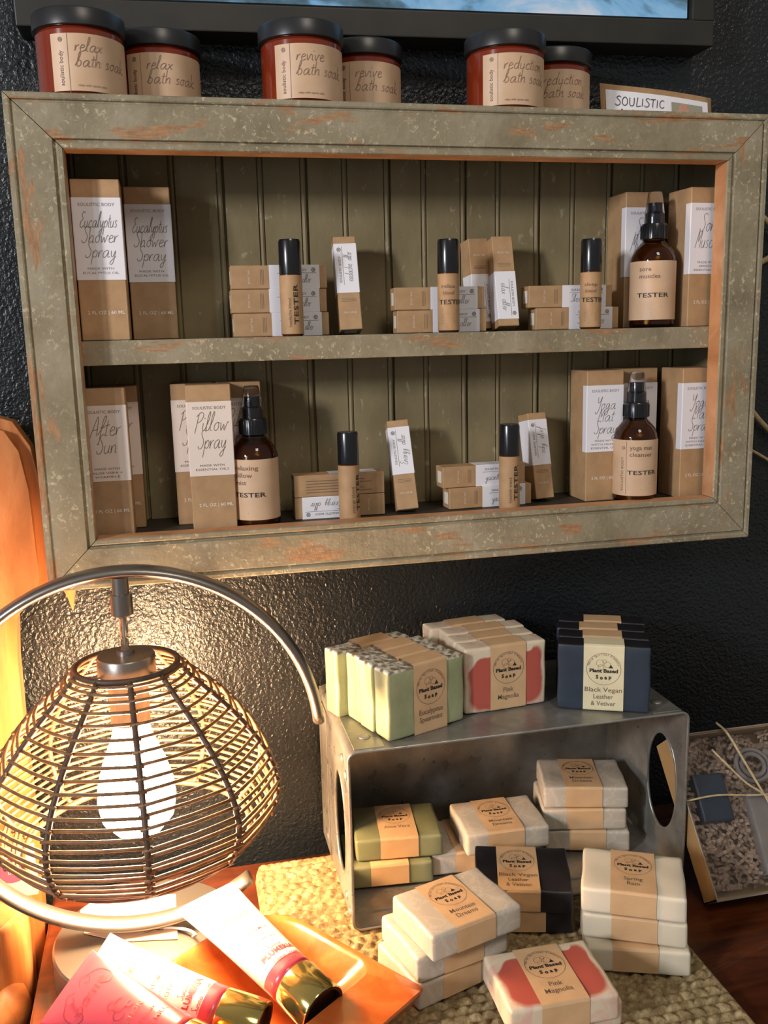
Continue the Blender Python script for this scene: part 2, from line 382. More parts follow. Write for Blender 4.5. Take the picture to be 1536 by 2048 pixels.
class Ink:
    def __init__(s): s.V = []; s.F = []
    def _add(s, V, F, mi):
        b = len(s.V); s.V += V; s.F += [(tuple(i+b for i in f), mi) for f in F]
    def text(s, t, x, y, size, mi=1, align='c', bold=0.0, sx=1, shear=0, width=None, ang=0):
        V, F = font_mesh(t, bold)
        if not V: return s
        x0 = min(v[0] for v in V); x1 = max(v[0] for v in V); W = x1-x0
        if width: sx = width/(W*size)
        off = {'c': -(x0+x1)/2, 'l': -x0, 'r': -x1}[align]
        ca, sa = math.cos(ang), math.sin(ang); out = []
        for a, b in V:
            px = (a+off)*size*sx+b*size*shear; py = b*size
            out.append((x+px*ca-py*sa, y+px*sa+py*ca))
        s._add(out, F, mi); return s
    def arc(s, t, cx, cy, r, size, a0, a1, mi=1, bold=.02):
        n = len(t)
        for i, ch in enumerate(t):
            if ch == ' ': continue
            a = a0+(a1-a0)*(i+.5)/n
            s.text(ch, cx+r*math.cos(a), cy+r*math.sin(a), size, mi, 'c', bold, ang=a-PI/2)
        return s
    def line(s, pts, wd, mi=1):
        V = []; F = []
        for i, p in enumerate(pts):
            a = pts[max(i-1, 0)]; b = pts[min(i+1, len(pts)-1)]
            dx, dy = b[0]-a[0], b[1]-a[1]; L = math.hypot(dx, dy) or 1
            nx, ny = -dy/L*wd/2, dx/L*wd/2
            V += [(p[0]+nx, p[1]+ny), (p[0]-nx, p[1]-ny)]
        for i in range(len(pts)-1): F.append((2*i+1, 2*i+3, 2*i+2, 2*i))
        s._add(V, F, mi); return s
    def hand(s, t, x, y, size, wd, mi=1, align='c', sx=1, shear=.15, ang=0, width=None):
        W = sum(GL.get(c, GL[' '])[1] for c in t)*size/9
        if width: sx = width/W
        W *= sx
        cx = {'c': -W/2, 'l': 0, 'r': -W}[align]; k = size/9; ca, sa = math.cos(ang), math.sin(ang)
        for ch in t:
            st, adv = GL.get(ch, GL[' '])
            for pl in st:
                q = spline([(a, b, 0) for a, b in pl], 4) if len(pl) > 2 else [Vector((a, b, 0)) for a, b in pl]
                P = []
                for v in q:
                    px = cx+v.x*k*sx+v.y*k*shear; py = v.y*k
                    P.append((x+px*ca-py*sa, y+px*sa+py*ca))
                s.line(P, wd, mi)
            cx += adv*k*sx
        return s
    def rect(s, x0, x1, y0, y1, mi=1):
        s._add([(x0, y0), (x1, y0), (x1, y1), (x0, y1)], [(0, 1, 2, 3)], mi); return s
    def ring(s, cx, cy, r, wd, mi=1, a0=0, a1=2*PI, n=40, ry=None):
        ry = ry or r
        s.line([(cx+r*math.cos(a0+(a1-a0)*i/n), cy+ry*math.sin(a0+(a1-a0)*i/n)) for i in range(n+1)], wd, mi); return s
    def disc(s, cx, cy, r, ry, mi=1, n=24):
        s._add([(cx+r*math.cos(2*PI*i/n), cy+ry*math.sin(2*PI*i/n)) for i in range(n)], [tuple(range(n))], mi); return s
    def put(s, bm, f):
        vs = [bm.verts.new(f(a, b)) for a, b in s.V]
        for F, mi in s.F:
            try: fc = bm.faces.new([vs[i] for i in F]); fc.material_index = mi
            except ValueError: pass

# ------------------------------------------------------------------ structure
bm = new(); box(bm, -1.6, 2.2, 0, .1, -.78, 2.3); struct('wall_back', bm, M['wall'])
bm = new(); box(bm, -1.6, 2.2, -2.6, 0, -.83, -.78); struct('floor', bm, M['floor'])

# ------------------------------------------------------------------ table
tb = thing('display_table', 'dark red-brown wooden table under the mat, lamp and crate', 'table', (.45, -.36, -.78))
def tbx(name, a, bev=.003, parent=tb):
    bm = new(); x0, x1, y0, y1, z0, z1 = a
    box(bm, x0-.45, x1-.45, y0+.36, y1+.36, z0+.78, z1+.78, bev); return obj(name, bm, M['table'], parent)
# top with the slightly skewed left edge seen in the photo
bm = new()
vs = [(-.032, -.02), (-.024, -.70), (.96, -.70), (.96, -.02)]
lo = [bm.verts.new((x-.45, y+.36, .78-.032)) for x, y in vs]; hi = [bm.verts.new((x-.45, y+.36, .78)) for x, y in vs]
bm.faces.new(lo); bm.faces.new(list(reversed(hi)))
for k in range(4): bm.faces.new((lo[k], hi[k], hi[(k+1) % 4], lo[(k+1) % 4]))
bmesh.ops.recalc_face_normals(bm, faces=bm.faces); bmesh.ops.bevel(bm, geom=bm.edges[:], offset=.002, segments=2, affect='EDGES')
obj('tabletop', bm, M['table'], tb)
tbx('apron', (.03, .92, -.66, -.06, -.11, -.0325))
for lx in (.03, .87):
    for ly in (-.66, -.11): tbx('leg', (lx, lx+.05, ly, ly+.05, -.78, -.112))

# ------------------------------------------------------------------ wall cabinet
CX0, CX1, CZ0, CZ1 = 0.0, .600, .301, .660
IX0, IX1, IZ0, IZ1 = .0377, .562, .3393, .6225
FY = -.105
cab = thing('wall_shelf_cabinet', 'weathered olive green wooden display cabinet hung on the dark wall, one shelf inside', 'cabinet', (.3, 0, .301))
def C2(x, y, z): return (x-.3, y, z-.301)
def cbox(name, a, mat, bev=.0006):
    bm = new(); x0, x1, y0, y1, z0, z1 = a
    box(bm, x0-.3, x1-.3, y0, y1, z0-.301, z1-.301, bev, 1); return obj(name, bm, mat, cab)
W_ = IX0-CX0
prof = [(0, .018), (0, .0012), (.0008, 0), (.0035, 0), (.0048, .0012), (.0052, .0022), (.0064, .0022), (.0068, .0006), (.0072, 0),
        (W_-.0072, 0), (W_-.0068, .0006), (W_-.0062, .0020), (W_-.0052, .0022), (W_-.0046, .0008), (W_-.0036, .0004), (W_-.0008, .0006), (W_, .0016), (W_, .018)]
def rail(side):
    bm = new(); NS = 24
    g = .00035
    lines = []
    for d, h in prof:
        if side in 'TB':
            a = (IX0-d*(IX0-CX0)/W_+g, IX1+d*(CX1-IX1)/W_-g)
            z = IZ1+d*(CZ1-IZ1)/W_ if side == 'T' else IZ0-d*(IZ0-CZ0)/W_
            lines.append([bm.verts.new(C2(a[0]+(a[1]-a[0])*k/NS, FY+h, z)) for k in range(NS+1)])
        else:
            a = (IZ0-d*(IZ0-CZ0)/W_+g, IZ1+d*(CZ1-IZ1)/W_-g)
            x = IX1+d*(CX1-IX1)/W_ if side == 'R' else IX0-d*(IX0-CX0)/W_
            lines.append([bm.verts.new(C2(x, FY+h, a[0]+(a[1]-a[0])*k/NS)) for k in range(NS+1)])
    for i in range(len(lines)-1):
        for k in range(NS):
            f = bm.faces.new((lines[i][k], lines[i][k+1], lines[i+1][k+1], lines[i+1][k]))
            if i == 0: f.material_index = 1
    for k in range(NS): bm.faces.new((lines[-1][k], lines[-1][k+1], lines[0][k+1], lines[0][k]))
    bm.faces.new([l[0] for l in lines]); bm.faces.new([l[-1] for l in lines])
    bmesh.ops.recalc_face_normals(bm, faces=bm.faces)
    return obj('frame_rail' if side in 'TB' else 'frame_stile', bm, [M['paint_h' if side in 'TB' else 'paint_v'], M['raw']], cab)
for s in 'TBLR': rail(s)
cbox('top_board', (.004, .596, -.087, 0, .646, .658), M['paint_h'])
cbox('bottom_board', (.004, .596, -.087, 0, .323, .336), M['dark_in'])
cbox('side_board', (.004, .016, -.087, 0, .336, .646), M['bead']); cbox('side_board', (.584, .596, -.087, 0, .336, .646), M['bead'])
# beadboard back: one mesh, tongue gaps and double beads
bm = new()
xs = []
gr = []
lines_x = [.0365, .0765, .114, .154, .1865, .2235, .258, .2955, .3275, .364, .3955, .433, .4665, .503, .535, .570]
pts = [(.016, 0)]
for i, gx in enumerate(lines_x):
    if i % 2 == 1:   # board joint with dark gap + bead
        pts += [(gx-.0062, 0), (gx-.0056, -.0016), (gx-.0045, -.0002), (gx-.0030, .0004), (gx-.0016, -.0002), (gx-.0008, -.0042), (gx+.0006, -.0042), (gx+.0010, 0)]
    else:
        pts += [(gx-.0052, 0), (gx-.0046, -.0017), (gx-.0034, -.0002), (gx-.0022, .0004), (gx-.0008, -.0002), (gx, -.0018), (gx+.0008, 0)]
pts.append((.584, 0))
la = [bm.verts.new(C2(x, -.016-d, .3362)) for x, d in pts]; lb = [bm.verts.new(C2(x, -.016-d, .6458)) for x, d in pts]
for k in range(len(pts)-1): bm.faces.new((la[k], la[k+1], lb[k+1], lb[k]))
a0 = [bm.verts.new(C2(x, -.002, z)) for x in (.016, .584) for z in (.3362, .6458)]
bm.faces.new((a0[0], a0[1], a0[3], a0[2]))
bm.faces.new(la+[a0[2], a0[0]]); bm.faces.new(lb+[a0[3], a0[1]]); bm.faces.new((la[0], lb[0], a0[1], a0[0])); bm.faces.new((la[-1], lb[-1], a0[3], a0[2]))
bmesh.ops.recalc_face_normals(bm, faces=bm.faces)
obj('beadboard_back', bm, M['bead'], cab)
bm = new(); box(bm, .0162-.3, .5838-.3, -.0868, -.0205, .4702-.301, .4887-.301, .0007, 2)
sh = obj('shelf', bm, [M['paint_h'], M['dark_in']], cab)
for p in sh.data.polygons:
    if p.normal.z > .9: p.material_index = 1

# ------------------------------------------------------------------ picture above
pf = thing('wall_picture_screen', 'wide black framed screen on the wall above the cabinet showing a blue landscape', 'picture', (.296, 0, .727), (0, math.radians(-.9), 0))
x0, x1, z1, fw, fz = -.291, .291, .36, .026, .0205
bm = new()
box(bm, x0, x1, -.035, -.0005, 0, fz, .001); box(bm, x0, x1, -.035, -.0005, z1-fz, z1, .001)
box(bm, x0, x0+fw*.8, -.035, -.0005, fz, z1-fz, .001); box(bm, x1-fw*.8, x1, -.035, -.0005, fz, z1-fz, .001)
obj('frame', bm, M['tv'], pf)
bm = new(); box(bm, x0+.02, x1-.02, -.029, -.006, fz-.001, z1-fz+.001); obj('bezel', bm, M['tv_in'], pf)
bm = new(); box(bm, x0+.0235, x1-.0235, -.0305, -.0292, fz+.003, z1-fz-.003); obj('screen', bm, M['screen'], pf)

# ------------------------------------------------------------------ jars on the cabinet
def jar(loc, rz, word, label, group='bath soak jars on the cabinet top', face=0):
    t = thing('bath_soak_jar', label, 'jar', loc, (0, 0, rz), group)
    R = .0308
    bm = new(); lathe(bm, [(.0285, 0), (R, .002), (R, .0425), (.0295, .0440), (.0285, .052), (0, .052)], 48); obj('glass_body', bm, M['amber_red'], t, True)
    bm = new(); lathe(bm, [(.0316, .0448), (.0326, .0454), (.0326, .0555), (.0318, .0568), (.030, .0572), (0, .0572)], 56)
    obj('lid', bm, M['black_matt'], t, True)
    bm = new(); a0, a1 = math.radians(-147), math.radians(-8); n = 34; Rl = R+.0003
    lo = [bm.verts.new((Rl*math.cos(a0+(a1-a0)*k/n), Rl*math.sin(a0+(a1-a0)*k/n), .0015)) for k in range(n+1)]
    hi = [bm.verts.new((v.co.x, v.co.y, .0392)) for v in lo]
    for k in range(n): bm.faces.new((lo[k], lo[k+1], hi[k+1], hi[k]))
    ink = Ink(); L = Rl*(a1-a0)
    ink.hand(word, .0165, .0275, .0095, .00042, 1, 'l', .85, .25); ink.hand('bath soak', .0165, .0175, .0095, .00042, 1, 'l', .85, .25)
    ink.text('soulistic body', .0085, .0165, .0042, 1, 'c', .01, ang=PI/2); ink.line([(.0125, .0), (.0125, .039)], .0003, 1)
    ink.ring(.0075, .0352, .0013, .0006, 1, n=12); ink.disc(.0075, .0352, .0006, .0006, 1, 10)
    ink.text('relax with epsom salts', .018, .0045, .0022, 1, 'l', 0)
    Ri = Rl+.00025
    ink.put(bm, lambda u, v: (Ri*math.cos(a0+u/Rl), Ri*math.sin(a0+u/Rl), v))
    obj('label', bm, [M['kraft_d'], M['ink_jar']], t, 'all')
    return t
JZ = .6602
jar((.0525, -.072, JZ), math.radians(22), 'relax', 'front relax bath soak jar at the far left of the cabinet top')
jar((.1080, -.0345, JZ), math.radians(8), 'relax', 'rear jar behind and right of the front relax bath soak jar, half hidden by it')
jar((.2145, -.072, JZ), math.radians(10), 'revive', 'front jar of the middle pair on the cabinet top, label reads revive bath soak')
jar((.2700, -.0345, JZ), math.radians(3), 'revive', 'rear revive bath soak jar of the middle pair, tucked behind the front one')
jar((.3790, -.072, JZ), math.radians(4), 'reduction', 'front jar of the right pair on the cabinet top with glowing amber side')
jar((.4360, -.0345, JZ), math.radians(-12), 'reduction', 'rearmost small-looking jar of the right pair, nearest the handwritten card')
# card
cd = thing('handwritten_card', 'curled kraft card with a white handwritten panel and small portrait, on the cabinet top', 'card', (.541, -.028, JZ), (math.radians(-8), 0, math.radians(1)))
def bent(bm, x0, x1, z0, z1, y, mi, n=14, th=.0006, sl=0):
    cols = []
    for k in range(n+1):
        x = x0+(x1-x0)*k/n; c = -.0045*math.sin(PI*(x+.057)/.114); dz = .0045-.010*((x+.057)/.114)**.8
        cols.append([bm.verts.new((x+sl*zz, y+c+yy, zz+(dz if zz > .02 else 0))) for zz, yy in ((z0, 0), (z1, 0), (z1, th), (z0, th))])
    for a, b in zip(cols, cols[1:]):
        for k in range(4):
            f = bm.faces.new((a[k], b[k], b[(k+1) % 4], a[(k+1) % 4])); f.material_index = mi
    for c in (cols[0], cols[-1]):
        f = bm.faces.new(c); f.material_index = mi
bm = new(); bent(bm, -.056, .053, 0, .0365, 0, 0); bmesh.ops.recalc_face_normals(bm, faces=bm.faces); obj('backing', bm, M['kraft'], cd, 'all')
bm = new(); bent(bm, -.0515, .0485, .002, .0315, -.0008, 0)
bmesh.ops.recalc_face_normals(bm, faces=bm.faces)
ink = Ink(); ink.hand('SOULISTIC', -.044, .0195, .0075, .0006, 1, 'l', .95, .1, width=.047); ink.hand('body', -.040, .009, .0075, .0005, 1, 'l', .95, .1)
ink.rect(.010, .042, .004, .0265, 2); ink.disc(.0225, .017, .006, .0095, 3)
def cmap(u, v):
    c = -.0045*math.sin(PI*(u+.057)/.114); dz = .0045-.010*((u+.057)/.114)**.8
    return (u, c-.0012-(0.0001 if v else 0), v+dz*min(1, v/.03))
ink.put(bm, cmap); obj('white_panel', bm, [M['white'], M['ink'], M['grey_card'], M['skin']], cd)

# ------------------------------------------------------------------ cartons
_carton = {}
def carton(loc, rz, kind, label, group, cat='carton', tilt=0):
    """tall spray carton, front face towards -y"""
    t = thing('spray_carton', label, cat, loc, (tilt, 0, rz), group)
    hw, H = .0175, .1165
    lab = M['ivory'] if kind in ('after', 'pillow') else M['white']
    if kind in _carton:
        for ch in _carton[kind].children:
            c = ch.copy(); COL.objects.link(c); c.parent = t
        return t
    _carton[kind] = t
    bm = new(); box(bm, -hw, hw, -hw, hw, 0, H, .0006, 1)
    ink = Ink(); ink.text('2 FL OZ | 60 ML', .0015, .0195, .0036, 1, 'c', .01, width=.027)
    ink.put(bm, lambda u, v: (u, -hw-.00012, v))
    ink = Ink(); ink.rect(-.017, .017, .0004, .0009, 1); ink.put(bm, lambda u, v: (u, hw-.004-v*0, H+.0001) if False else (u, -hw+.003+v, H+.0001))
    obj('carton_body', bm, [M['kraft'], M['ink_white']], t)
    bm = new(); z0, z1 = .0445, .1035; e = .0003
    loop = [(-hw-e, -hw+.0075), (-hw-e, -hw+.0002), (-hw+.0002, -hw-e), (hw-.0002, -hw-e), (hw+e, -hw+.0002), (hw+e, -hw+.0045)]
    lo = [bm.verts.new((x, y, z0)) for x, y in loop]; hi = [bm.verts.new((x, y, z1)) for x, y in loop]
    for k in range(len(loop)-1): bm.faces.new((lo[k], lo[k+1], hi[k+1], hi[k]))
    ink = Ink(); g = 1
    ink.text('SOULISTIC BODY', 0, .0975, .0032, g, 'c', .0, width=.026)
    names = {'euc': ['Eucalyptus', 'Shower', 'Spray'], 'sore': ['Sore', 'Muscles'], 'after': ['After', 'Sun'], 'pillow': ['Pillow', 'Spray'], 'yoga': ['Yoga', 'Mat', 'Spray']}[kind]
    low = {'euc': ['MADE WITH', 'EUCALYPTUS OIL'], 'sore': ['MADE WITH', 'ARNICA +', 'ESSENTIAL OILS'], 'after': ['MADE WITH', 'ALOE VERA +', 'VITAMIN E'], 'pillow': ['MADE WITH', 'ESSENTIAL OILS'], 'yoga': ['MADE WITH', 'WITCH HAZEL +', 'ESSENTIAL OILS']}[kind]
    sz = .0115 if len(names) == 3 else .0150
    y = .0895-sz*.55
    for nm in names:
        ink.hand(nm, 0, y-.001, sz, .00045, g, 'c', .62, .25, width=min(.0268, .0034*len(nm)+.0055)); y -= sz*.93
    for i, l in enumerate(low): ink.text(l, 0, (.0520 if len(low) < 3 else .0535)-.0032*i, .0024, g, 'c', 0, width=min(.026, .0021*len(l)))
    ink.put(bm, lambda u, v: (u, -hw-e-.00012, v))
    obj('label', bm, [lab, M['ink_soft'] if kind in ('after', 'pillow') else M['ink_grey']], t)
    return t
U = .4888; Lw = .3362
carton((.0558, -.0685, U), 0, 'euc', 'front eucalyptus shower spray carton standing at the far left end of the upper shelf', 'eucalyptus cartons on the upper shelf')
carton((.0920, -.0345, U), 0, 'euc', 'shadowed eucalyptus shower spray carton, behind and right of the front one', 'eucalyptus cartons on the upper shelf')
carton((.5160, -.0345, U), math.radians(0), 'sore', 'rear sore muscles carton behind the amber tester bottle on the upper shelf', 'sore muscles cartons on the upper shelf')
carton((.5600, -.0640, U), math.radians(3), 'sore', 'front sore muscles carton at the far right end of the upper shelf', 'sore muscles cartons on the upper shelf')
carton((.0482, -.0640, Lw), 0, 'after', 'front after sun carton at the left end of the lower level', 'after sun cartons')
carton((.0560, -.0270-.0065, Lw+.0), 0, 'after', 'after sun carton hidden behind the front one, showing only a right sliver', 'after sun cartons')
carton((.1290, -.0640, Lw), math.radians(0), 'pillow', 'front pillow spray carton with pinkish label on the lower level', 'pillow spray cartons')
carton((.1175, -.0338-.0, Lw), 0, 'pillow', 'left rear pillow spray carton peeping out left of the front one', 'pillow spray cartons')
carton((.1555, -.0338, Lw), 0, 'pillow', 'right rear pillow spray carton behind the relaxing pillow mist bottle', 'pillow spray cartons')
carton((.4750, -.0500, Lw), 0, 'yoga', 'leftmost yoga mat spray carton, behind the yoga mat cleanser bottle', 'yoga mat spray cartons')
carton((.5165, -.0340, Lw), 0, 'yoga', 'middle yoga mat spray carton, set back between the other two', 'yoga mat spray cartons')
carton((.5590, -.0630, Lw), math.radians(3), 'yoga', 'rightmost yoga mat spray carton, partly cut off by the frame', 'yoga mat spray cartons')

# ------------------------------------------------------------------ roller cartons
_rc = {}
def rcarton(loc, rot, var, label, group):
    """upright canonical: long axis z, front -y"""
    t = thing('roller_carton', label, 'carton', loc, rot, group)
    if var in _rc:
        for ch in _rc[var].children:
            c = ch.copy(); COL.objects.link(c); c.parent = t
        return t
    _rc[var] = t
    h, H = .0092, .0775; e = .00025
    bm = new(); box(bm, -h, h, -h, h, 0, H, .0005, 1)
    ink = Ink(); ink.text('10 ML | .33 FL OZ', 0, .0135, .0021, 1, 'c', 0, width=.0105)
    ink.put(bm, lambda u, v: (u, -h-.00012, v))
    ink = Ink()
    for k in range(3): ink.line([(-.006, .0235+.0012*k), (.006, .0235+.0012*k)], .0003, 2)
    ink.put(bm, lambda u, v: (u, -h-.00012, v))
    ink = Ink(); ink.rect(-.0052, .0052, .003, .013, 1) ; ink.put(bm, lambda u, v: (-h-.00012, -u, v) if False else (u, v-.0088, -.00012))
    if var == 'backside':
        ink = Ink()
        for k in range(5): ink.line([(.010, .0055-.0024*k), (.066-.006*(k % 3), .0055-.0024*k)], .0006, 2)
        ink.put(bm, lambda u, v: (-v, h+.00012, u))
    obj('carton_body', bm, [M['kraft'], M['ink_white'], M['ink_soft']], t)
    bm = new(); z0, z1 = (.0305, .0715)
    loop = [(-h-e, h*.9), (-h-e, -h+.0001), (-h+.0001, -h-e), (h-.0001, -h-e), (h+e, -h+.0001), (h+e, h*.9)]
    lo = [bm.verts.new((x, y, z0)) for x, y in loop]; hi = [bm.verts.new((x, y, z1)) for x, y in loop]
    for k in range(len(loop)-1): bm.faces.new((lo[k], lo[k+1], hi[k+1], hi[k]))
    ink = Ink(); nm, nm2 = {'head': ('Headache', 'Roller'), 'relax': ('Relax', 'Roller'), 'tired': ('Sleep', 'Roller'), 'angry': ('Energy', 'Roller'), 'hyp': ('Hyacinth', 'Roller'), 'body': ('Body', 'Relief')}.get(var, ('Calm', 'Roller'))
    # text runs along the long axis (u along z)
    ink.text('SOULISTIC BODY', .050, .0045, .0026, 1, 'c', .01, width=.022); ink.line([(.037, .0030), (.069, .0030)], .0003, 1)
    ink.ring(.0665, .0055, .0014, .0007, 1, n=12); ink.disc(.0665, .0055, .0007, .0007, 1, 8)
    ink.hand(nm+' '+nm2, .051, -.0045, .0065, .0003, 1, 'c', .6, .2, width=.026)
    ink.put(bm, lambda u, v: (-v, -h-e-.00012, u))
    obj('label', bm, [M['white'], M['ink_grey']], t)
    return t
def lying(x0, yf, zb, var, label, group, rz=0, L=.0775, flip=0):
    # lying along +x, bottom end at x0, front face at yf, resting on zb
    h = .0092
    return rcarton((x0, yf+h, zb+h+.0002), (0, PI/2, rz), var, label, group)
g1 = 'roller cartons stacked behind the leftmost tester on the upper shelf'
lying(.1535, -.0600, U, 'head', 'bottom one of three roller cartons lying stacked on the upper shelf', g1)
lying(.1522, -.0600, U+.0188, 'head', 'middle one of three roller cartons lying stacked on the upper shelf', g1)
lying(.1530, -.0595, U+.0376, 'head', 'top one of three roller cartons lying stacked on the upper shelf', g1)
g2 = 'roller cartons stacked behind the middle tester on the upper shelf'
lying(.2890, -.0600, U, 'relax', 'lower roller carton of the pair behind the middle black-capped tester, upper shelf', g2, math.radians(-2))
lying(.2872, -.0600, U+.0188, 'relax', 'upper roller carton of the pair behind the middle black-capped tester, upper shelf', g2, math.radians(-2))
g3 = 'roller cartons stacked behind the right tester on the upper shelf'
lying(.4120, -.0600, U, 'tired', 'lower roller carton of the pair left of the sore muscles bottle', g3)
lying(.4055, -.0600, U+.0188, 'tired', 'upper roller carton of the pair left of the sore muscles bottle', g3)
g4 = 'roller cartons stacked on the lower level behind the left tester'
rcarton((.2735, -.0548, Lw+.0094), (0, -PI/2, 0), 'angry', 'bottom roller carton showing a white label, lower level left of centre', g4)
t = rcarton((.1960, -.0548, Lw+.0188+.0094), (0, PI/2, 0), 'backside', 'top roller carton turned to its small-print side, lower level left of centre', g4)
for ch in t.children: ch.matrix_local = Matrix.Rotation(PI, 4, 'Z') @ ch.matrix_local
g5 = 'roller cartons stacked on the lower level behind the right tester'
lying(.3310, -.0640, Lw, 'hyp', 'bottom roller carton of the pair in front of the yoga cartons, lower level', g5, math.radians(3))
lying(.3255, -.0625, Lw+.0188, 'hyp', 'top roller carton of the pair in front of the yoga cartons, lower level', g5, math.radians(3))
D = math.radians
rcarton((.2495, -.0560, U+.0022), (D(-13), D(-1.5), D(-4)), 'head', 'leaning roller carton right of the three-carton stack on the upper shelf', 'leaning roller cartons')
# the second pair leans label-end down
def lean_flip(loc, rot, var, label):
    t = rcarton(loc, rot, var, label, 'leaning roller cartons')
    Mx = Matrix.Translation((0, 0, .0775)) @ Matrix.Rotation(PI, 4, 'Y')
    for ch in t.children: ch.matrix_local = Mx @ ch.matrix_local
    return t
lean_flip((.3860, -.0560, U+.0022), (D(-13), D(-.5), D(0)), 'relax', 'front roller carton leaning label-down right of the middle tester, upper shelf')
lean_flip((.3700, -.0360, U+.0012), (D(-7), D(-1.5), D(6)), 'relax', 'rear roller carton leaning against the boards behind the front leaning one')
rcarton((.2935, -.0620, Lw+.0022), (D(-15), D(-4.0), D(-6)), 'angry', 'leaning roller carton in the middle of the lower level', 'leaning roller cartons')
t = rcarton((.4225, -.0480, Lw+.0018), (D(-11), D(-1.0), D(8)), 'body', 'leaning roller carton just right of the lower right tester, left of the yoga cartons', 'leaning roller cartons')

# ------------------------------------------------------------------ testers
def roller(x, y, z, rz, words, label, style):
    t = thing('roller_bottle', label, 'bottle', (x, y, z), (0, 0, rz), 'roller tester bottles')
    r = .0088
    bm = new(); lathe(bm, [(.0078, 0), (r, .0012), (r, .0475), (.0078, .0485), (.006, .0490), (0, .0490)], 36); obj('glass_body', bm, M['amber_liquid'], t, True)
    bm = new(); rc = .0088; lathe(bm, [(rc, .0478), (rc+.0001, .0485), (rc-.0001, .0725), (rc-.0008, .0742), (0, .0745)], 36); obj('cap', bm, M['black'], t, True)
    bm = new(); R = r+.0002; n = 32; a0, a1 = D(-215), D(35)
    lo = [bm.verts.new((R*math.cos(a0+(a1-a0)*k/n), R*math.sin(a0+(a1-a0)*k/n), .0016)) for k in range(n+1)]
    hi = [bm.verts.new((v.co.x, v.co.y, .0468)) for v in lo]
    for k in range(n): bm.faces.new((lo[k], lo[k+1], hi[k+1], hi[k]))
    ink = Ink(); mid = 0
    if style == 'v':
        ink.text('TESTER', .0022, .0245, .0052, 1, 'c', .008, width=.031, ang=PI/2)
        ink.text(words, -.0035, .018, .0034, 2, 'c', 0, ang=PI/2, width=.022)
    else:
        ink.text('TESTER', .003, .0225, .0052, 1, 'c', .008, width=.022)
        ink.text(words, 0, .0355, .0042, 2, 'c', .0, width=.011); ink.text('blend', 0, .0302, .0042, 2, 'c', .0)
        for k in range(4): ink.line([(-.005, .014-.0022*k), (.005, .014-.0022*k)], .0003, 2)
    ink.put(bm, lambda u, v: ((R+.00042)*math.sin(u/R), -(R+.00042)*math.cos(u/R), v))
    obj('label', bm, [M['kraft'], M['ink'], M['ink_soft']], t, 'all')
roller(.1985, -.0775, U, D(12), 'headache blend', 'leftmost black-capped roller tester on the upper shelf, TESTER written upwards', 'v')
roller(.3282, -.0775, U, D(-17), 'relax', 'middle black-capped roller tester on the upper shelf, in front of two stacked cartons', 'h')
roller(.4545, -.0775, U, D(-25), 'sleep', 'right black-capped roller tester on the upper shelf, near the sore muscles bottle', 'h')
roller(.2402, -.0775, Lw, D(38), 'energy blend', 'left black-capped roller tester on the lower level', 'v')
roller(.3815, -.0775, Lw, D(14), 'hyacinth blend', 'right black-capped roller tester on the lower level, TESTER written upwards', 'v')

def spray(x, y, z, rz, lines, label, strip=False):
    t = thing('spray_bottle', label, 'bottle', (x, y, z), (0, 0, rz), 'amber spray tester bottles')
    r = .0193
    bm = new(); lathe(bm, [(.017, 0), (r-.0008, .0008), (r, .0025), (r, .0565), (r-.0006, .0600), (.0165, .0655), (.0125, .0700), (.0098, .0730), (.0090, .0755), (.0090, .0785)], 48)
    obj('glass_body', bm, M['amber'], t, 'all')
    bm = new(); lathe(bm, [(.0160, .0018), (.0178, .003), (.0178, .0560), (.0160, .0615), (.0120, .0660), (0, .0662)], 32); obj('contents', bm, M['amber_liquid'], t, True)
    bm = new(); lathe(bm, [(.0103, .0745), (.0112, .0750), (.0112, .0865), (.0104, .0878), (0, .0878)], 36)
    for k in range(36):
        a = 2*PI*k/36; tube(bm, [(.01125*math.cos(a), .01125*math.sin(a), .0755), (.01125*math.cos(a), .01125*math.sin(a), .086)], .00035, 4)
    obj('collar', bm, M['black'], t, True)
    bm = new(); lathe(bm, [(.0066, .0878), (.0066, .0960), (.0050, .0975), (.0048, .1050), (0, .1053)], 24)
    box(bm, -.0018, .0018, -.0072, -.004, .098, .102, .0004, 1)
    obj('spray_head', bm, M['black'], t, True)
    bm = new(); lathe(bm, [(.0086, .0880), (.0084, .0960), (.0062, .1125), (.0056, .1140), (0, .1143)], 28, cap=False); obj('clear_cap', bm, M['clear'], t, 'all')
    bm = new(); R = r+.0003; n = 44; a0, a1 = D(-190), D(10); 
    lo = [bm.verts.new((R*math.cos(a0+(a1-a0)*k/n), R*math.sin(a0+(a1-a0)*k/n), .0065)) for k in range(n+1)]
    hi = [bm.verts.new((v.co.x, v.co.y, .0560)) for v in lo]
    for k in range(n): bm.faces.new((lo[k], lo[k+1], hi[k+1], hi[k]))
    ink = Ink(); y0 = .0475
    ink.text('TESTER', .002, .0255, .0052, 1, 'c', .012, width=.028)
    for i, l in enumerate(lines): ink.text(l, -.010, y0-.006*i, .0052, 2, 'l', .01, width=.00255*len(l))
    for k in range(3): ink.line([(-.011, .017-.0024*k), (.009-.004*k, .017-.0024*k)], .00035, 2)
    if strip:
        ink.text('SOULISTIC BODY', -.0155, .026, .0032, 2, 'c', .0, width=.030, ang=PI/2); ink.line([(-.0128, .008), (-.0128, .055)], .0003, 2); ink.ring(-.0155, .049, .0012, .0006, 2, n=12)
    ink.put(bm, lambda u, v: ((R+.00018)*math.sin(u/R), -(R+.00018)*math.cos(u/R), v))
    obj('label', bm, [M['kraft_d'], M['ink'], M['ink_soft']], t, 'all')
spray(.5180, -.0665, U, D(-33), ['sore', 'muscles'], 'amber spray tester bottle for sore muscles on the upper shelf at right')
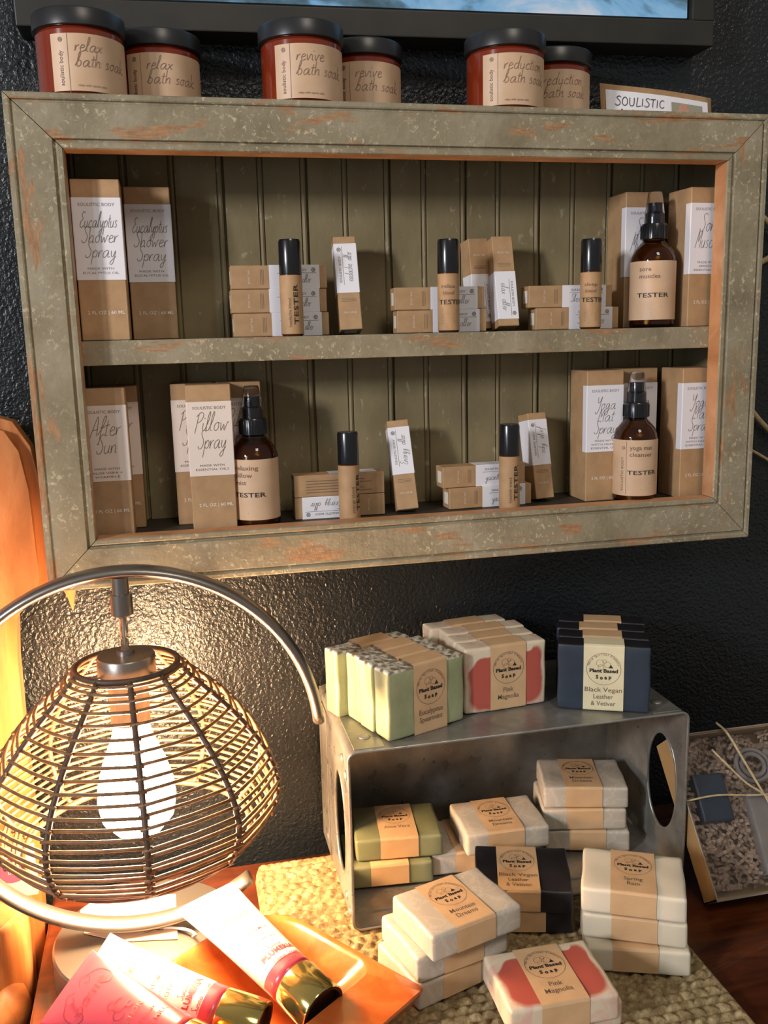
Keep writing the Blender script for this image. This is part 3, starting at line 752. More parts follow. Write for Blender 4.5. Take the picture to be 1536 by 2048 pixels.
spray(.1640, -.0670, Lw, D(-28), ['relaxing', 'pillow', 'mist'], 'amber spray tester bottle of relaxing pillow mist beside the pillow spray carton')
spray(.5025, -.0725, Lw, D(-12), ['yoga mat', 'cleanser'], 'amber spray tester bottle of yoga mat cleanser at the lower right', True)

# ------------------------------------------------------------------ twine beside the cabinet
bm = new()
tube(bm, spline([(.640, -.004, .598), (.662, -.010, .590), (.690, -.010, .560), (.672, -.008, .552), (.648, -.006, .530), (.640, -.006, .45), (.645, -.006, .424), (.657, -.008, .411), (.676, -.008, .391), (.70, -.008, .372)], 8), .0028, 8)
tube(bm, spline([(.640, -.004, .384), (.657, -.006, .370), (.676, -.006, .3595), (.71, -.006, .340)], 6), .0016, 8)
tag(obj('twine_loop', bm, M['string'], None, 'all'), 'pale twine loops hanging on the wall at the right edge of the cabinet', 'twine')

# ------------------------------------------------------------------ jute mat
def jute():
    bm = new(); x0, x1, y0, y1 = .1465, .4755, -.46, -.0345
    nx, ny = 235, 300; g = []
    rowp, lobe = .0088, .0105
    for j in range(ny+1):
        row = []
        for i in range(nx+1):
            x = x0+(x1-x0)*i/nx; y = y0+(y1-y0)*j/ny
            # rounded corners and braided edge wobble
            ed = min(x-x0, x1-x, y-y0, y1-y)
            r = math.floor((y-y0)/rowp); fy = (y-y0)/rowp-r
            ph = (x+.0026*(1 if r % 2 else -1)*(fy-.5)*2)/lobe+.5*(r % 2)+.13*math.sin(r*2.3)
            hgt = (abs(math.sin(PI*fy))**.55)*(.45+.55*abs(math.sin(PI*ph))**.6)
            hgt += .10*math.sin(x*611+r)*math.sin(y*533)
            z = .0038+.0056*hgt
            if ed < .006:
                s = ed/.006; q = .35+.65*abs(math.sin(PI*((x+y)/.007)))
                z = .0015+.0075*math.sin(min(1, s)*PI*.5)*(.72+.28*q)
            if ed < 1e-6: z = .0003
            # corner rounding
            cx = min(max(x, x0+.02), x1-.02); cy = min(max(y, y0+.02), y1-.02)
            dx, dy = x-cx, y-cy; d = math.hypot(dx, dy)
            if d > .02 and dx and dy: x, y = cx+dx/d*.02, cy+dy/d*.02
            row.append(bm.verts.new((x, y, z)))
        g.append(row)
    for j in range(ny):
        for i in range(nx): bm.faces.new((g[j][i], g[j][i+1], g[j+1][i+1], g[j+1][i]))
    return obj('jute_mat', bm, M['jute'], None, 'all')
tag(jute(), 'rectangular braided jute mat lying on the table under the crate and soaps', 'mat')

# ------------------------------------------------------------------ metal crate
cr = thing('metal_crate', 'galvanised metal crate standing on its side with oval handle holes, on the jute mat', 'crate', (.3662, -.082, .0092))
X0, X1, Y0, Y1, Z1, T = -.1489, .1488, -.0755, .0745, .1568, .0016
CRr = .0075
def shell(inner):   # rounded rect outline in xz
    o = T if inner else 0; r = CRr-o; P = []
    for cx, cz, a in ((X1-CRr, Z1-CRr, 0), (X0+CRr, Z1-CRr, 90), (X0+CRr, CRr, 180), (X1-CRr, CRr, 270)):
        for k in range(7): 
            aa = D(a+15*k); P.append((cx+r*math.cos(aa), cz+r*math.sin(aa)))
    return P
def strip(name, idx, closed=False):
    bm = new(); O = shell(False); I = shell(True); NY = 6
    rows = []
    for i in idx:
        rows.append([[bm.verts.new((p[0], Y0+(Y1-Y0)*j/NY, p[1])) for j in range(NY+1)] for p in (O[i % 28], I[i % 28])])
    for a, b in zip(rows, rows[1:]):
        for s in (0, 1):
            for j in range(NY): bm.faces.new((a[s][j], a[s][j+1], b[s][j+1], b[s][j]))
        for j in (0, NY): bm.faces.new((a[0][j], a[1][j], b[1][j], b[0][j]))
    for a in (rows[0], rows[-1]):
        for j in range(NY): bm.faces.new((a[0][j], a[0][j+1], a[1][j+1], a[1][j]))
    bmesh.ops.recalc_face_normals(bm, faces=bm.faces)
    return obj(name, bm, M['zinc'], cr, True)
strip('top_panel', range(0, 14)); strip('bottom_panel', range(14, 28))
HC, HW, HH, HZ = -.018, .026, .046, .0740
def side(xo, sgn, hc):
    bm = new(); z0, z1 = CRr, Z1-CRr; n = 64
    def rectp(a):
        c, s = math.cos(a), math.sin(a)
        t = min(((Y1 if c > 0 else -Y0)+(-hc if c > 0 else hc))/abs(c) if abs(c) > 1e-6 else 9, ((z1-HZ) if s > 0 else (HZ-z0))/abs(s) if abs(s) > 1e-6 else 9)
        return (hc+c*t, HZ+s*t)
    angs = sorted([2*PI*k/n for k in range(n)]+[math.atan2(zz-HZ, yy-hc) % (2*PI) for yy in (Y0, Y1) for zz in (z0, z1)])
    L = {}
    for nm, x in (('o', xo), ('i', xo-sgn*T)):
        L[nm+'h'] = [bm.verts.new((x, hc+HW*math.cos(a), HZ+HH*math.copysign(abs(math.sin(a))**.9, math.sin(a)))) for a in angs]
        L[nm+'r'] = [bm.verts.new((x, *rectp(a))) for a in angs]
    N = len(angs)
    for k in range(N):
        k2 = (k+1) % N
        for nm in 'oi': bm.faces.new((L[nm+'h'][k], L[nm+'h'][k2], L[nm+'r'][k2], L[nm+'r'][k]))
        bm.faces.new((L['oh'][k], L['oh'][k2], L['ih'][k2], L['ih'][k])); bm.faces.new((L['or'][k], L['or'][k2], L['ir'][k2], L['ir'][k]))
    bmesh.ops.recalc_face_normals(bm, faces=bm.faces); obj('side_panel', bm, M['zinc'], cr, True)
    bm = new(); tube(bm, [(xo-sgn*T*.5, hc+(HW)*math.cos(2*PI*k/48), HZ+HH*math.copysign(abs(math.sin(2*PI*k/48))**.9, math.sin(2*PI*k/48))) for k in range(48)], .0015, 8, True)
    obj('handle_rim', bm, M['zinc'], cr, 'all')
side(X0, -1, -.030); side(X1, 1, -.036)
bm = new(); box(bm, X0+.001, X1-.001, Y1-.0016, Y1, .001, Z1-.001); obj('back_panel', bm, M['zinc'], cr)
bm = new(); P = shell(False); I = shell(True)
tube(bm, [((P[i][0]+I[i][0])/2, Y0, (P[i][1]+I[i][1])/2) for i in range(28)], .0014, 8, True); obj('front_rim', bm, M['zinc'], cr, 'all')
# lapped corner straps on the top and sides
for sx in (X0, X1):
    s = 1 if sx == X0 else -1
    bm = new(); box(bm, min(sx+s*.006, sx+s*.031), max(sx+s*.006, sx+s*.031), Y0+.003, Y1-.003, Z1-.0002, Z1+.0006, .0002, 1); obj('corner_strap', bm, M['zinc'], cr)
    for yy in (-.052, .010, .055):
        bm = new(); lathe(bm, [(.0052, 0), (.0048, .0009), (.003, .0019), (0, .0022)], 20); obj('rivet', bm, M['zinc'], cr, 'all', (sx+s*.0185, yy, Z1+.0006))
    for yy, zz in ((-.052, .1415), (.040, .1400), (-.052, .018), (.040, .020), (-.066, .133), (-.066, .012)):
        bm = new(); lathe(bm, [(.0042, 0), (.0038, .0008), (.0025, .0016), (0, .0019)], 16); obj('rivet', bm, M['zinc'], cr, 'all', (sx-s*0.0, yy, zz), (0, -s*PI/2, 0))
    bm = new(); box(bm, min(sx-s*.0002, sx-s*.0008), max(sx-s*.0002, sx-s*.0008), .028, .070, .008, Z1-.008, .0002, 1); obj('side_strap', bm, M['zinc'], cr)
bm = new()
box(bm, X1-.0024, X1-.0016, -.012, .000, .008, Z1-.008); box(bm, X1-.0024, X1-.0016, .050, .0565, .008, Z1-.008); box(bm, X0+.0016, X1-.0024, -.056, -.050, .0016, .0028)
obj('inner_seam', bm, M['zinc'], cr)

# ------------------------------------------------------------------ soap bars
SL, SW, ST = .0385, .0292, .0205
_sb = {}
def soap_mesh(key, bev):
    if key in _sb: return _sb[key]
    bm = new(); box(bm, -SL, SL, -SW, SW, 0, ST)
    if key == 's_euc':
        # crusty top edge (+y)
        for e in [e for e in bm.edges if all(v.co.y > 0 for v in e.verts)]: pass
    bmesh.ops.bevel(bm, geom=bm.edges[:], offset=bev, segments=3, affect='EDGES', profile=.55)
    bmesh.ops.subdivide_edges(bm, edges=[e for e in bm.edges if e.calc_length() > .012], cuts=9, use_grid_fill=True)
    rn = random.Random(11)
    for v in bm.verts:
        x, y, z = v.co
        v.co += Vector((.0003*math.sin(y*160+z*90), .0004*math.sin(x*120+1), .00035*math.sin(x*90+y*140)))
        if key == 's_euc' and y > SW-.0016: v.co.y += .0003*math.sin(x*420+z*300)+.0003*rn.random()
    me = bpy.data.meshes.new('soap_bar'); bm.normal_update(); bm.to_mesh(me); bm.free()
    for p in me.polygons: p.use_smooth = True
    if key == 'duo':
        me.materials.append(M['s_navy']); me.materials.append(M['s_black'])  # black soap: bluish light painted on every face but the top edge
        for p in me.polygons:
            if p.center.y > SW-.001: p.material_index = 1
    else: me.materials.append(M[key])
    _sb[key] = me; return me
_bd = {}
def band_mesh(name, mat, half=.0168):
    k = (name, mat)
    if k in _bd: return _bd[k]
    bm = new(); e = .0005; b = .0016
    lp = [(-SW-e, b), (-SW-e, ST-b), (-SW+b*.3, ST+e*.4), (-SW+b, ST+e), (0, ST+e+.0002), (SW-b, ST+e), (SW-b*.3, ST+e*.4), (SW+e, ST-b), (SW+e, b), (SW-b, -.0001), (-SW+b, -.0001)]
    a = [bm.verts.new((-half, y, z)) for y, z in lp]; c = [bm.verts.new((half, y, z)) for y, z in lp]
    for i in range(len(lp)): bm.faces.new((a[i], a[(i+1) % len(lp)], c[(i+1) % len(lp)], c[i]))
    bmesh.ops.recalc_face_normals(bm, faces=bm.faces)
    if name:
        ink = Ink(); cy = .0085
        ink.ring(0, cy, .0142, .00028, 2)
        ink.arc('White Spiritual Elements', 0, cy, .0122, .0027, D(165), D(15), 2, .0)
        # blossom outline
        for (px, py, r) in ((-.0032, cy+.0052, .0030), (.0030, cy+.0040, .0026), (-.0022, cy+.0016, .0024), (.0006, cy+.0068, .0016)): ink.ring(px, py, r, .00022, 2, n=16)
        ink._add([(.0040, cy+.0010), (.0078, cy+.0010), (.0058, cy+.0042)], [(0, 1, 2)], 1)
        ink.text('Plant Based', 0, cy-.0030, .0044, 1, 'c', .04, width=.0235)
        for i, (ch, dy) in enumerate(zip('Soap', (0, -.0006, -.0003, .0002))): ink.text(ch, -.0054+.0036*i, cy-.0086+dy, .0044, 1, 'c', .05)
        ls = name.split('|'); y0 = -.0120 if len(ls) > 2 else -.0132
        for i, l in enumerate(ls): ink.text(l, 0, y0-.0062*i, .0062 if len(ls) < 3 else .0058, 2, 'c', .004, sx=.92 if len(l) < 11 else .86, width=.031 if len(l) > 10 else None)
        ink.put(bm, lambda u, v: (u, v, ST+e+.0003-.0002*abs(v)/SW+.0001))
    me = bpy.data.meshes.new('paper_band'); bm.normal_update(); bm.to_mesh(me); bm.free()
    for x in (M[mat], M['ink'], M['ink_soft']): me.materials.append(x)
    _bd[k] = me; return me
def soap(key, loc, rot, name, label, group, band='band', dx=0):
    t = thing('soap_bar', label, 'soap', loc, rot, group)
    o = bpy.data.objects.new('bar', soap_mesh(key, .0026 if key not in ('s_black', 'duo') else .0018)); COL.objects.link(o); o.parent = t
    b = bpy.data.objects.new('paper_band', band_mesh(name, band)); COL.objects.link(b); b.parent = t; b.location = (dx, 0, 0)
    if key == 's_euc': b.scale = (1, 1.045, 1.0)
    return t
def upright(key, xf, yf, yaw, name, label, group, band='band', dx=0, zt=.1666, tilt=0):
    """front face centre at (xf, yf) on the crate top; face looks to -y rotated by yaw"""
    n = Vector((-math.sin(yaw), math.cos(yaw)))
    p = Vector((xf, yf))+n*(ST+.0008)
    return soap(key, (p.x, p.y, zt+SW+.0006), (PI/2+tilt, 0, yaw), name, label, group, band, dx)
def row(key, pts, yaws, name, labels, group, bands, dxs, tilt=0):
    for i, ((x, y), yw) in enumerate(zip(pts, yaws)): upright(key, x, y, yw, name if i == 0 else None, labels[i], group, bands[i], dxs[i], tilt=tilt)
# black soaps with bluish light painted on their faces, right
def chain(x, y, yaw, n, step, jit):
    out = []; s = (-math.sin(yaw), math.cos(yaw)); c = (math.cos(yaw), math.sin(yaw))
    for i in range(n):
        j = jit[i]; out.append((x+s[0]*step*i+c[0]*j, y+s[1]*step*i+c[1]*j))
    return out
row('duo', chain(.4434, -.1397, D(-24.6), 4, .0222, [0, .0, -.002, -.001]), [D(-24.6)]*4, 'Black Vegan|Leather|& Vetiver',
    ['front dark slate soap on the crate top with a cream Black Vegan Leather band', 'second dark slate soap from the front in the right-hand row on the crate', 'third dark slate soap from the front in the right-hand row on the crate', 'rearmost dark slate soap of the right-hand row on the crate'],
    'dark slate soaps standing on the crate', ['cream_band', 'band', 'band', 'band'], [0, -.001, -.002, .001])
row('s_pink', chain(.3658, -.1133, D(5.5), 4, .0216, [0, -.0005, .0015, -.006]), [D(5.5), D(5.5), D(6), D(8)], 'Pink|Magnolia',
    ['front pink and cream Magnolia soap standing in the middle of the crate top', 'second pink and cream soap from the front in the middle row on the crate', 'third pink and cream soap from the front in the middle row on the crate', 'rearmost pink and cream soap of the middle row on the crate'],
    'pink and cream soaps standing on the crate', ['band']*4, [.002, 0, .001, -.001])
row('s_euc', chain(.2889, -.1383, D(21), 4, .0219, [0, -.001, .0005, -.008]), [D(21), D(21), D(21), D(21)], 'Eucalyptus|Spearmint',
    ['front pale green soap with crusty top at the lamp end of the crate top', 'second pale green crusted soap from the front, left row on the crate', 'third pale green crusted soap from the front, left row on the crate', 'rearmost pale green crusted soap, left row on the crate nearest the wall'],
    'pale green crusted soaps standing on the crate', ['band']*4, [.003, .003, .003, .003])
# lying stacks
def flat(key, fr, yaw, z, name, label, group, dx=0, tilt=0, corner='FR'):
    """corner = world xy of the front right (or left) bottom corner"""
    c, s = math.cos(yaw), math.sin(yaw); ox = -SL if corner == 'FR' else SL; oy = SW
    x = fr[0]+ox*c-oy*s; y = fr[1]+ox*s+oy*c
    return soap(key, (x, y, z), (tilt, 0, yaw), name, label, group, 'band', dx)
zc = .0130; zm = .0098; st = ST+.0012
flat('s_grey', (.4865, -.1135), D(-16), zc, None, 'bottom pale soap of the stack of three at the right inside the crate', 'pale soaps stacked inside the crate')
flat('s_grey', (.4840, -.1110), D(-13), zc+st, None, 'middle pale soap of the stack of three at the right inside the crate', 'pale soaps stacked inside the crate')
flat('s_grey', (.4845, -.1125), D(-15.4), zc+2*st, 'Mountain|Dreams', 'top pale grey soap of the stack of three at the right inside the crate', 'pale soaps stacked inside the crate', -.002)
flat('s_grey', (.3760, -.1100), D(-4), zc, None, 'lower grey soap of the middle pair inside the crate, poking out at left', 'pale soaps stacked inside the crate')
flat('s_grey', (.4050, -.1190), D(-1.3), zc+st, 'Mountain|Dreams', 'upper grey soap of the middle pair inside the crate, behind the black soaps', 'pale soaps stacked inside the crate', -.002)
flat('s_green', (.2985, -.1125), D(-5), zc, None, 'lower olive green soap of the pair at the left inside the crate', 'olive green soaps inside the crate')
flat('s_green', (.3085, -.1090), D(-6.5), zc+st, 'Aloe Vera', 'upper olive green soap of the pair at the left inside the crate', 'olive green soaps inside the crate')
flat('s_grey', (.2455, -.2600), D(18), zm, None, 'bottom pale soap of the stack of three on the mat nearest the wooden bowl', 'pale grey soaps stacked on the mat', 0, 0, 'FL')
flat('s_grey', (.2455, -.2600), D(14), zm+st, None, 'middle pale soap of the stack of three on the mat nearest the wooden bowl', 'pale grey soaps stacked on the mat', 0, 0, 'FL')
flat('s_grey', (.2545, -.2690), D(16.2), zm+2*st, 'Mountain|Dreams', 'top pale grey swirled Mountain Dreams soap on the mat nearest the wooden bowl', 'pale grey soaps stacked on the mat', -.002, 0, 'FL')
flat('s_cream2', (.4520, -.2760), D(-20), zm, None, 'bottom cream soap of the stack at the right edge of the mat', 'cream soaps stacked on the mat', -.002)
flat('s_cream2', (.4500, -.2730), D(-26), zm+st, None, 'middle cream soap of the stack at the right edge of the mat', 'cream soaps stacked on the mat')
flat('s_cream', (.4480, -.2740), D(-26.6), zm+2*st, 'Spring|Rain', 'top cream Spring Rain soap with grey corners at the right edge of the mat', 'cream soaps stacked on the mat')
flat('s_black', (.3885, -.2060), D(-15), zm, None, 'lower black soap of the pair lying in front of the crate', 'black soaps lying in front of the crate')
flat('s_black', (.3870, -.2090), D(-17.6), zm+st, 'Black Vegan|Leather|& Vetiver', 'upper black soap of the pair lying in front of the crate', 'black soaps lying in front of the crate', -.004, D(4))
flat('s_pink', (.3800, -.3080), D(-2), zm, None, 'lower pink and cream soap of the pair at the front edge of the picture', 'pink and cream soaps lying on the mat')
flat('s_pink', (.3680, -.3260), D(-.6), zm+st, 'Pink|Magnolia', 'upper pink and cream Pink Magnolia soap lying at the front edge of the picture', 'pink and cream soaps lying on the mat')

# ------------------------------------------------------------------ lamp
LX, LY = .055, -.140
lp = thing('rattan_lamp', 'glowing table lamp, rattan cage shade hung in a brushed metal hoop on a round base', 'lamp', (LX, LY, 0))
bm = new(); lathe(bm, [(.069, 0), (.072, .0015), (.072, .0255), (.0705, .0272), (.0, .0275)], 72); obj('base', bm, M['nickel'], lp, True)
RR, RZ = .1435, .1785
bm = new(); pts = []
for k in range(97):
    a = D(4)+(D(305)-D(4))*k/96; pts.append((RR*math.cos(a), 0, RZ+RR*math.sin(a)))
# flat-oval band: wide across y
n = len(pts); rings = []
for i, p in enumerate(pts):
    a = D(4)+(D(305)-D(4))*i/96; rad = Vector((math.cos(a), 0, math.sin(a)))
    rings.append([bm.verts.new(Vector(p)+rad*(.0046*math.cos(2*PI*k/14))+Vector((0, .0092*math.sin(2*PI*k/14), 0))) for k in range(14)])
for a, b in zip(rings, rings[1:]):
    for k in range(14): bm.faces.new((a[k], a[(k+1) % 14], b[(k+1) % 14], b[k]))
bm.faces.new(rings[0]); bm.faces.new(list(reversed(rings[-1]))); bmesh.ops.recalc_face_normals(bm, faces=bm.faces)
obj('hoop', bm, M['nickel'], lp, 'all')
bm = new(); lathe(bm, [(.004, .0272), (.004, .0315)], 20); obj('hoop_foot', bm, M['nickel'], lp, True)
zt = RZ+RR-.004
bm = new(); lathe(bm, [(0, zt+.001), (.0062, zt), (.0062, zt-.0125), (.0080, zt-.013), (.0080, zt-.0285), (.006, zt-.030), (0, zt-.030)], 24); obj('hanger', bm, M['nickel'], lp, True)
bm = new(); lathe(bm, [(.0030, zt-.030), (.0030, zt-.0560)], 16); obj('cord', bm, M['clear'], lp, 'all')
bm = new(); tube(bm, [(0, 0, zt-.030), (0, 0, zt-.056)], .0011, 8); obj('wire', bm, M['grey_card'], lp)
zc2 = .2500
bm = new(); lathe(bm, [(0, zt-.0560), (.0062, zt-.0562), (.0065, zc2+.0085), (.0205, zc2+.0080), (.0214, zc2+.0068), (.0214, zc2-.0095), (.0150, zc2-.010), (.0145, zc2-.045), (0, zc2-.045)], 48); obj('canopy', bm, M['nickel'], lp, True)
# shade
prof_s = [(.0375, .2500), (.0500, .2370), (.0720, .2160), (.0905, .1940), (.1030, .1730), (.1085, .1530), (.1060, .1360), (.0980, .1210), (.0850, .1110)]
sp = spline([(r, 0, z) for r, z in prof_s], 6)
def prof_at(t):
    f = t*(len(sp)-1); i = min(int(f), len(sp)-2); q = sp[i].lerp(sp[i+1], f-i); return q.x, q.z
NR = 10; A0 = D(-120)
bm = new(); NROW = 25
for j in range(NROW):
    t = (j+.7)/NROW; r, z = prof_at(t)
    for k in range(NR):
        a, b = A0+2*PI*k/NR, A0+2*PI*(k+1)/NR; rr = r+(.0011 if (j+k) % 2 else -.0005)
        p, q = Vector((rr*math.cos(a), rr*math.sin(a), z+.0005*math.sin(j*3+k))), Vector((rr*math.cos(b), rr*math.sin(b), z+.0005*math.sin(j*5+k)))
        mid = (p+q)/2; out = Vector((mid.x, mid.y, 0)).normalized()
        ext = (q-p).normalized()*.0035
        tube(bm, [p-ext, p.lerp(q, .25)+out*.0015, mid+out*.0022, p.lerp(q, .75)+out*.0015, q+ext], .00135, 5)
shade = obj('lamp_shade', bm, M['rattan'], lp, 'all')
for k in range(NR):
    a = A0+2*PI*k/NR; bm = new()
    tube(bm, [((prof_at(i/24)[0]+.0002)*math.cos(a), (prof_at(i/24)[0]+.0002)*math.sin(a), prof_at(i/24)[1]) for i in range(25)], .0022, 7)
    obj('rib', bm, M['rim_rattan'], shade, 'all')
for (r, z) in (prof_s[0], prof_s[-1]):
    bm = new()
    tube(bm, [(r*math.cos(2*PI*k/60), r*math.sin(2*PI*k/60), z) for k in range(60)], .0024, 8, True); obj('rim_hoop', bm, M['rim_rattan'], shade, 'all')
for k in range(3):
    a = D(90+120*k); bm = new(); tube(bm, [(.02*math.cos(a), .02*math.sin(a), zc2-.006), (.0375*math.cos(a), .0375*math.sin(a), .2500)], .0013, 6)
    obj('spider_arm', bm, M['nickel'], shade)
bm = new(); lathe(bm, [(.0125, zc2-.0455), (.0150, zc2-.056), (.0235, zc2-.078), (.0285, zc2-.096), (.0295, zc2-.108), (.0270, zc2-.122), (.0180, zc2-.133), (0, zc2-.137)], 40); obj('light_bulb', bm, M['bulb'], lp, 'all')

# ------------------------------------------------------------------ kraft tag tied near the lamp base
tg = thing('kraft_tag', 'kraft paper tag with a punched hole and white string lying on the lamp base', 'tag', (.040, -.120, .0279))
bm = new()
P = [(-.040, .020), (-.029, .033), (.037, .023), (.038, -.038), (-.004, -.030), (-.034, -.012)]
a = [bm.verts.new((x, y, 0)) for x, y in P]; b = [bm.verts.new((x, y, .0006)) for x, y in P]
bm.faces.new(list(reversed(a))); bm.faces.new(b)
for k in range(6): bm.faces.new((a[k], a[(k+1) % 6], b[(k+1) % 6], b[k]))
obj('tag_card', bm, M['kraft_d'], tg)
bm = new(); tube(bm, [(.0246+.0028*math.cos(2*PI*k/16), -.0215+.0028*math.sin(2*PI*k/16), .0009) for k in range(16)], .0006, 6, True); obj('eyelet', bm, M['ink_soft'], tg, 'all')
bm = new(); tube(bm, spline([(.0246, -.0215, .0014), (.034, -.025, .0022), (.046, -.034, .004), (.052, -.044, .006), (.050, -.052, .010)], 6), .0011, 6); obj('string', bm, M['white_string'], tg, 'all')

# ------------------------------------------------------------------ wooden bowl
bw = thing('wooden_trough', 'glossy orange wooden trough bowl with a broad flat end, holding a lotion tube', 'bowl', (.1685, -.262, 0.0), (0, 0, D(-53.1)))
def rrect(u0, u1, v0, v1, r, n=10):
    P = []
    rr = r if isinstance(r, (list, tuple)) else [r]*4
    for (cx, cy, a), q in zip(((u1, v1, 0), (u0, v1, 90), (u0, v0, 180), (u1, v0, 270)), rr):
        sx = -1 if cx == u1 else 1; sy = -1 if cy == v1 else 1
        for k in range(n+1):
            aa = D(a+90*k/n); P.append((cx+sx*q+q*math.cos(aa), cy+sy*q+q*math.sin(aa)))
    return P
UC = .3107; VC = -.0224
def loopz(u0, u1, v0, v1, r, z): return [(u-UC, v-VC, z) for u, v in rrect(u0, u1, v0, v1, r)]
loops = [loopz(.265, .345, -.070, .010, .012, .0100), loopz(.245, .352, -.080, .022, .018, .0140), loopz(.212, .366, -.088, .0320, [.006, .045, .03, .006], .034), loopz(.204, .3686, -.089, .0330, [.006, .046, .03, .006], .0400),
         loopz(.206, .3675, -.087, .0316, [.006, .045, .03, .006], .0412), loopz(.2095, .3270, -.083, .0285, [.016, .043, .028, .016], .0405), loopz(.2130, .3250, -.080, .0260, [.016, .04, .026, .016], .0380), loopz(.240, .312, -.066, .010, .02, .0175), loopz(.255, .300, -.055, -.002, .015, .0160)]
bm = new(); RL = [[bm.verts.new(p) for p in L] for L in loops]
for a, b in zip(RL, RL[1:]):
    for k in range(len(a)): bm.faces.new((a[k], a[(k+1) % len(a)], b[(k+1) % len(a)], b[k]))
bm.faces.new(list(reversed(RL[0]))); bm.faces.new(RL[-1])
bmesh.ops.recalc_face_normals(bm, faces=bm.faces)
obj('bowl_body', bm, M['bowl'], bw, True)

# ------------------------------------------------------------------ tubes
def lotion(p0, p1, wv, kind, label, wc=.027, r=.0172):
    p0, p1 = Vector(p0), Vector(p1); L = (p1-p0).length
    X = (p1-p0).normalized(); Y = Vector(wv); Y = (Y-X*Y.dot(X)).normalized(); Zv = X.cross(Y)
    e = Matrix((X, Y, Zv)).transposed().to_euler()
    t = thing('lotion_tube', label, 'tube', p0, e, 'hand cream tubes')
    capl = .030; Lb = L-capl; n = 32; S = 18
    bm = new(); rings = []
    for i in range(S+1):
        s = i/S; b = s**.85; x = Lb*s
        w = wc*(1-b)+r*b; h = .0011*(1-b)+r*b
        if s < .08: h = .0011
        rings.append([bm.verts.new((x, w*math.cos(2*PI*k/n), h*math.sin(2*PI*k/n))) for k in range(n)])
    for a, b in zip(rings, rings[1:]):
        for k in range(n): bm.faces.new((a[k], a[(k+1) % n], b[(k+1) % n], b[k]))
    bm.faces.new(rings[0]); bm.faces.new(rings[-1]); bmesh.ops.recalc_face_normals(bm, faces=bm.faces)
    main = M['tube_pink'] if kind == 'pink' else M['tube_white']
    for f in bm.faces:
        c = f.calc_center_median()
        if kind != 'pink' and c.x > Lb*.88: f.material_index = 3
    ink = Ink(); 
    # text baseline runs across the tube (u along y), v along x
    if kind == 'pink':
        ink.hand('bonne', 0, .075, .0125, .0006, 1, 'c', .6, .2, ang=0, width=.028); ink.text('GOAT\'S MILK', 0, .020, .0050, 1, 'c', .02, width=.030); ink.text('HAND CREAM', 0, .028, .0038, 1, 'c', .01, width=.022); ink.text('LOTION', 0, .037, .0060, 2, 'c', 0, width=.020)
        for sgn in (-1, 1):
            ink.line([(p.x, Lb-p.y) for p in spline([(sgn*.010, .010, 0), (sgn*.018, .016, 0), (sgn*.019, .026, 0), (sgn*.014, .030, 0), (sgn*.0115, .026, 0), (sgn*.015, .023, 0)], 6)], .0006, 1)
            ink.line([(p.x, Lb-p.y) for p in spline([(sgn*.002, .012, 0), (sgn*.007, .008, 0), (sgn*.011, .012, 0), (sgn*.008, .016, 0), (sgn*.0055, .013, 0)], 6)], .0006, 1)
        for (a, b, rr) in ((-.003, .048, .004), (.003, .052, .0045), (.0, .057, .003), (.006, .046, .0022)): ink.ring(a, b, rr, .0008, 1, D(20), D(300), 20)
    else:
        ink.hand('bonne', 0, .068, .0120, .0006, 2, 'c', .6, .2, width=.024); ink.text("GOAT'S MILK", 0, .048, .0045, 1, 'c', .01, width=.024); ink.text('FACE + HAND BODY', 0, .042+.0, .0028, 1, 'c', .01, width=.022); ink.text('LOTION', 0, .036, .0045, 1, 'c', 0, width=.018)
        ink.hand('Summer', 0, .024+.001, .0052, .0004, 1, 'c', .7, .2); ink.text('PLUMERIA', 0, .0195, .0062, 1, 'c', .04, width=.027); ink.hand('Summer Cream', 0, .012, .0048, .0004, 1, 'c', .6, .2, width=.022); ink.text('2 FL OZ', 0, .006, .0030, 1, 'c', .02)
    def tm(u, v):
        x = Lb-v; s = min(max(x/Lb, 0), 1); b = s**.85; w = wc*(1-b)+r*b; h = .0011*(1-b)+r*b
        c = max(-.97, min(.97, u/w)); return (x, u, h*math.sqrt(1-c*c)+.00035)
    ink.put(bm, tm)
    obj('tube_body', bm, [main, M['ink_red'], M['ink_soft'], M['tube_pink']], t, 'all')
    bm = new(); 
    prof = [(0, 0), (r+.0004, .0002), (r+.0008, .001), (r+.0008, capl-.001), (r+.0001, capl), (r-.0022, capl), (r-.003, capl-.004), (0, capl-.004)]
    lathe(bm, prof, 40); 
    for f in bm.faces:
        if f.calc_center_median().z > capl-.0045 and f.calc_center_median().xy.length < r-.001: f.material_index = 1
    o = obj('screw_cap', bm, [M['gold'], M['cap_dark']], t, True, (Lb, 0, 0), (0, PI/2, 0))
    return t
lotion((.1010, -.1560, .0600), (.1748, -.2762, .0385), (.0447, .033, .0), 'white', 'white lotion tube with gold cap lying in the wooden trough, reads Plumeria')
lotion((.0189, -.2147, .0564), (.1330, -.2780, .0340), (.5, .782, .370), 'white', 'white-topped rear lotion tube lying across the lamp base, gold cap beside the trough')
lotion((.0055, -.2324, .0576), (.1050, -.3186, .0460), (.576, .68, .457), 'pink', 'pink lotion tube with red scrollwork lying in front of the lamp base')

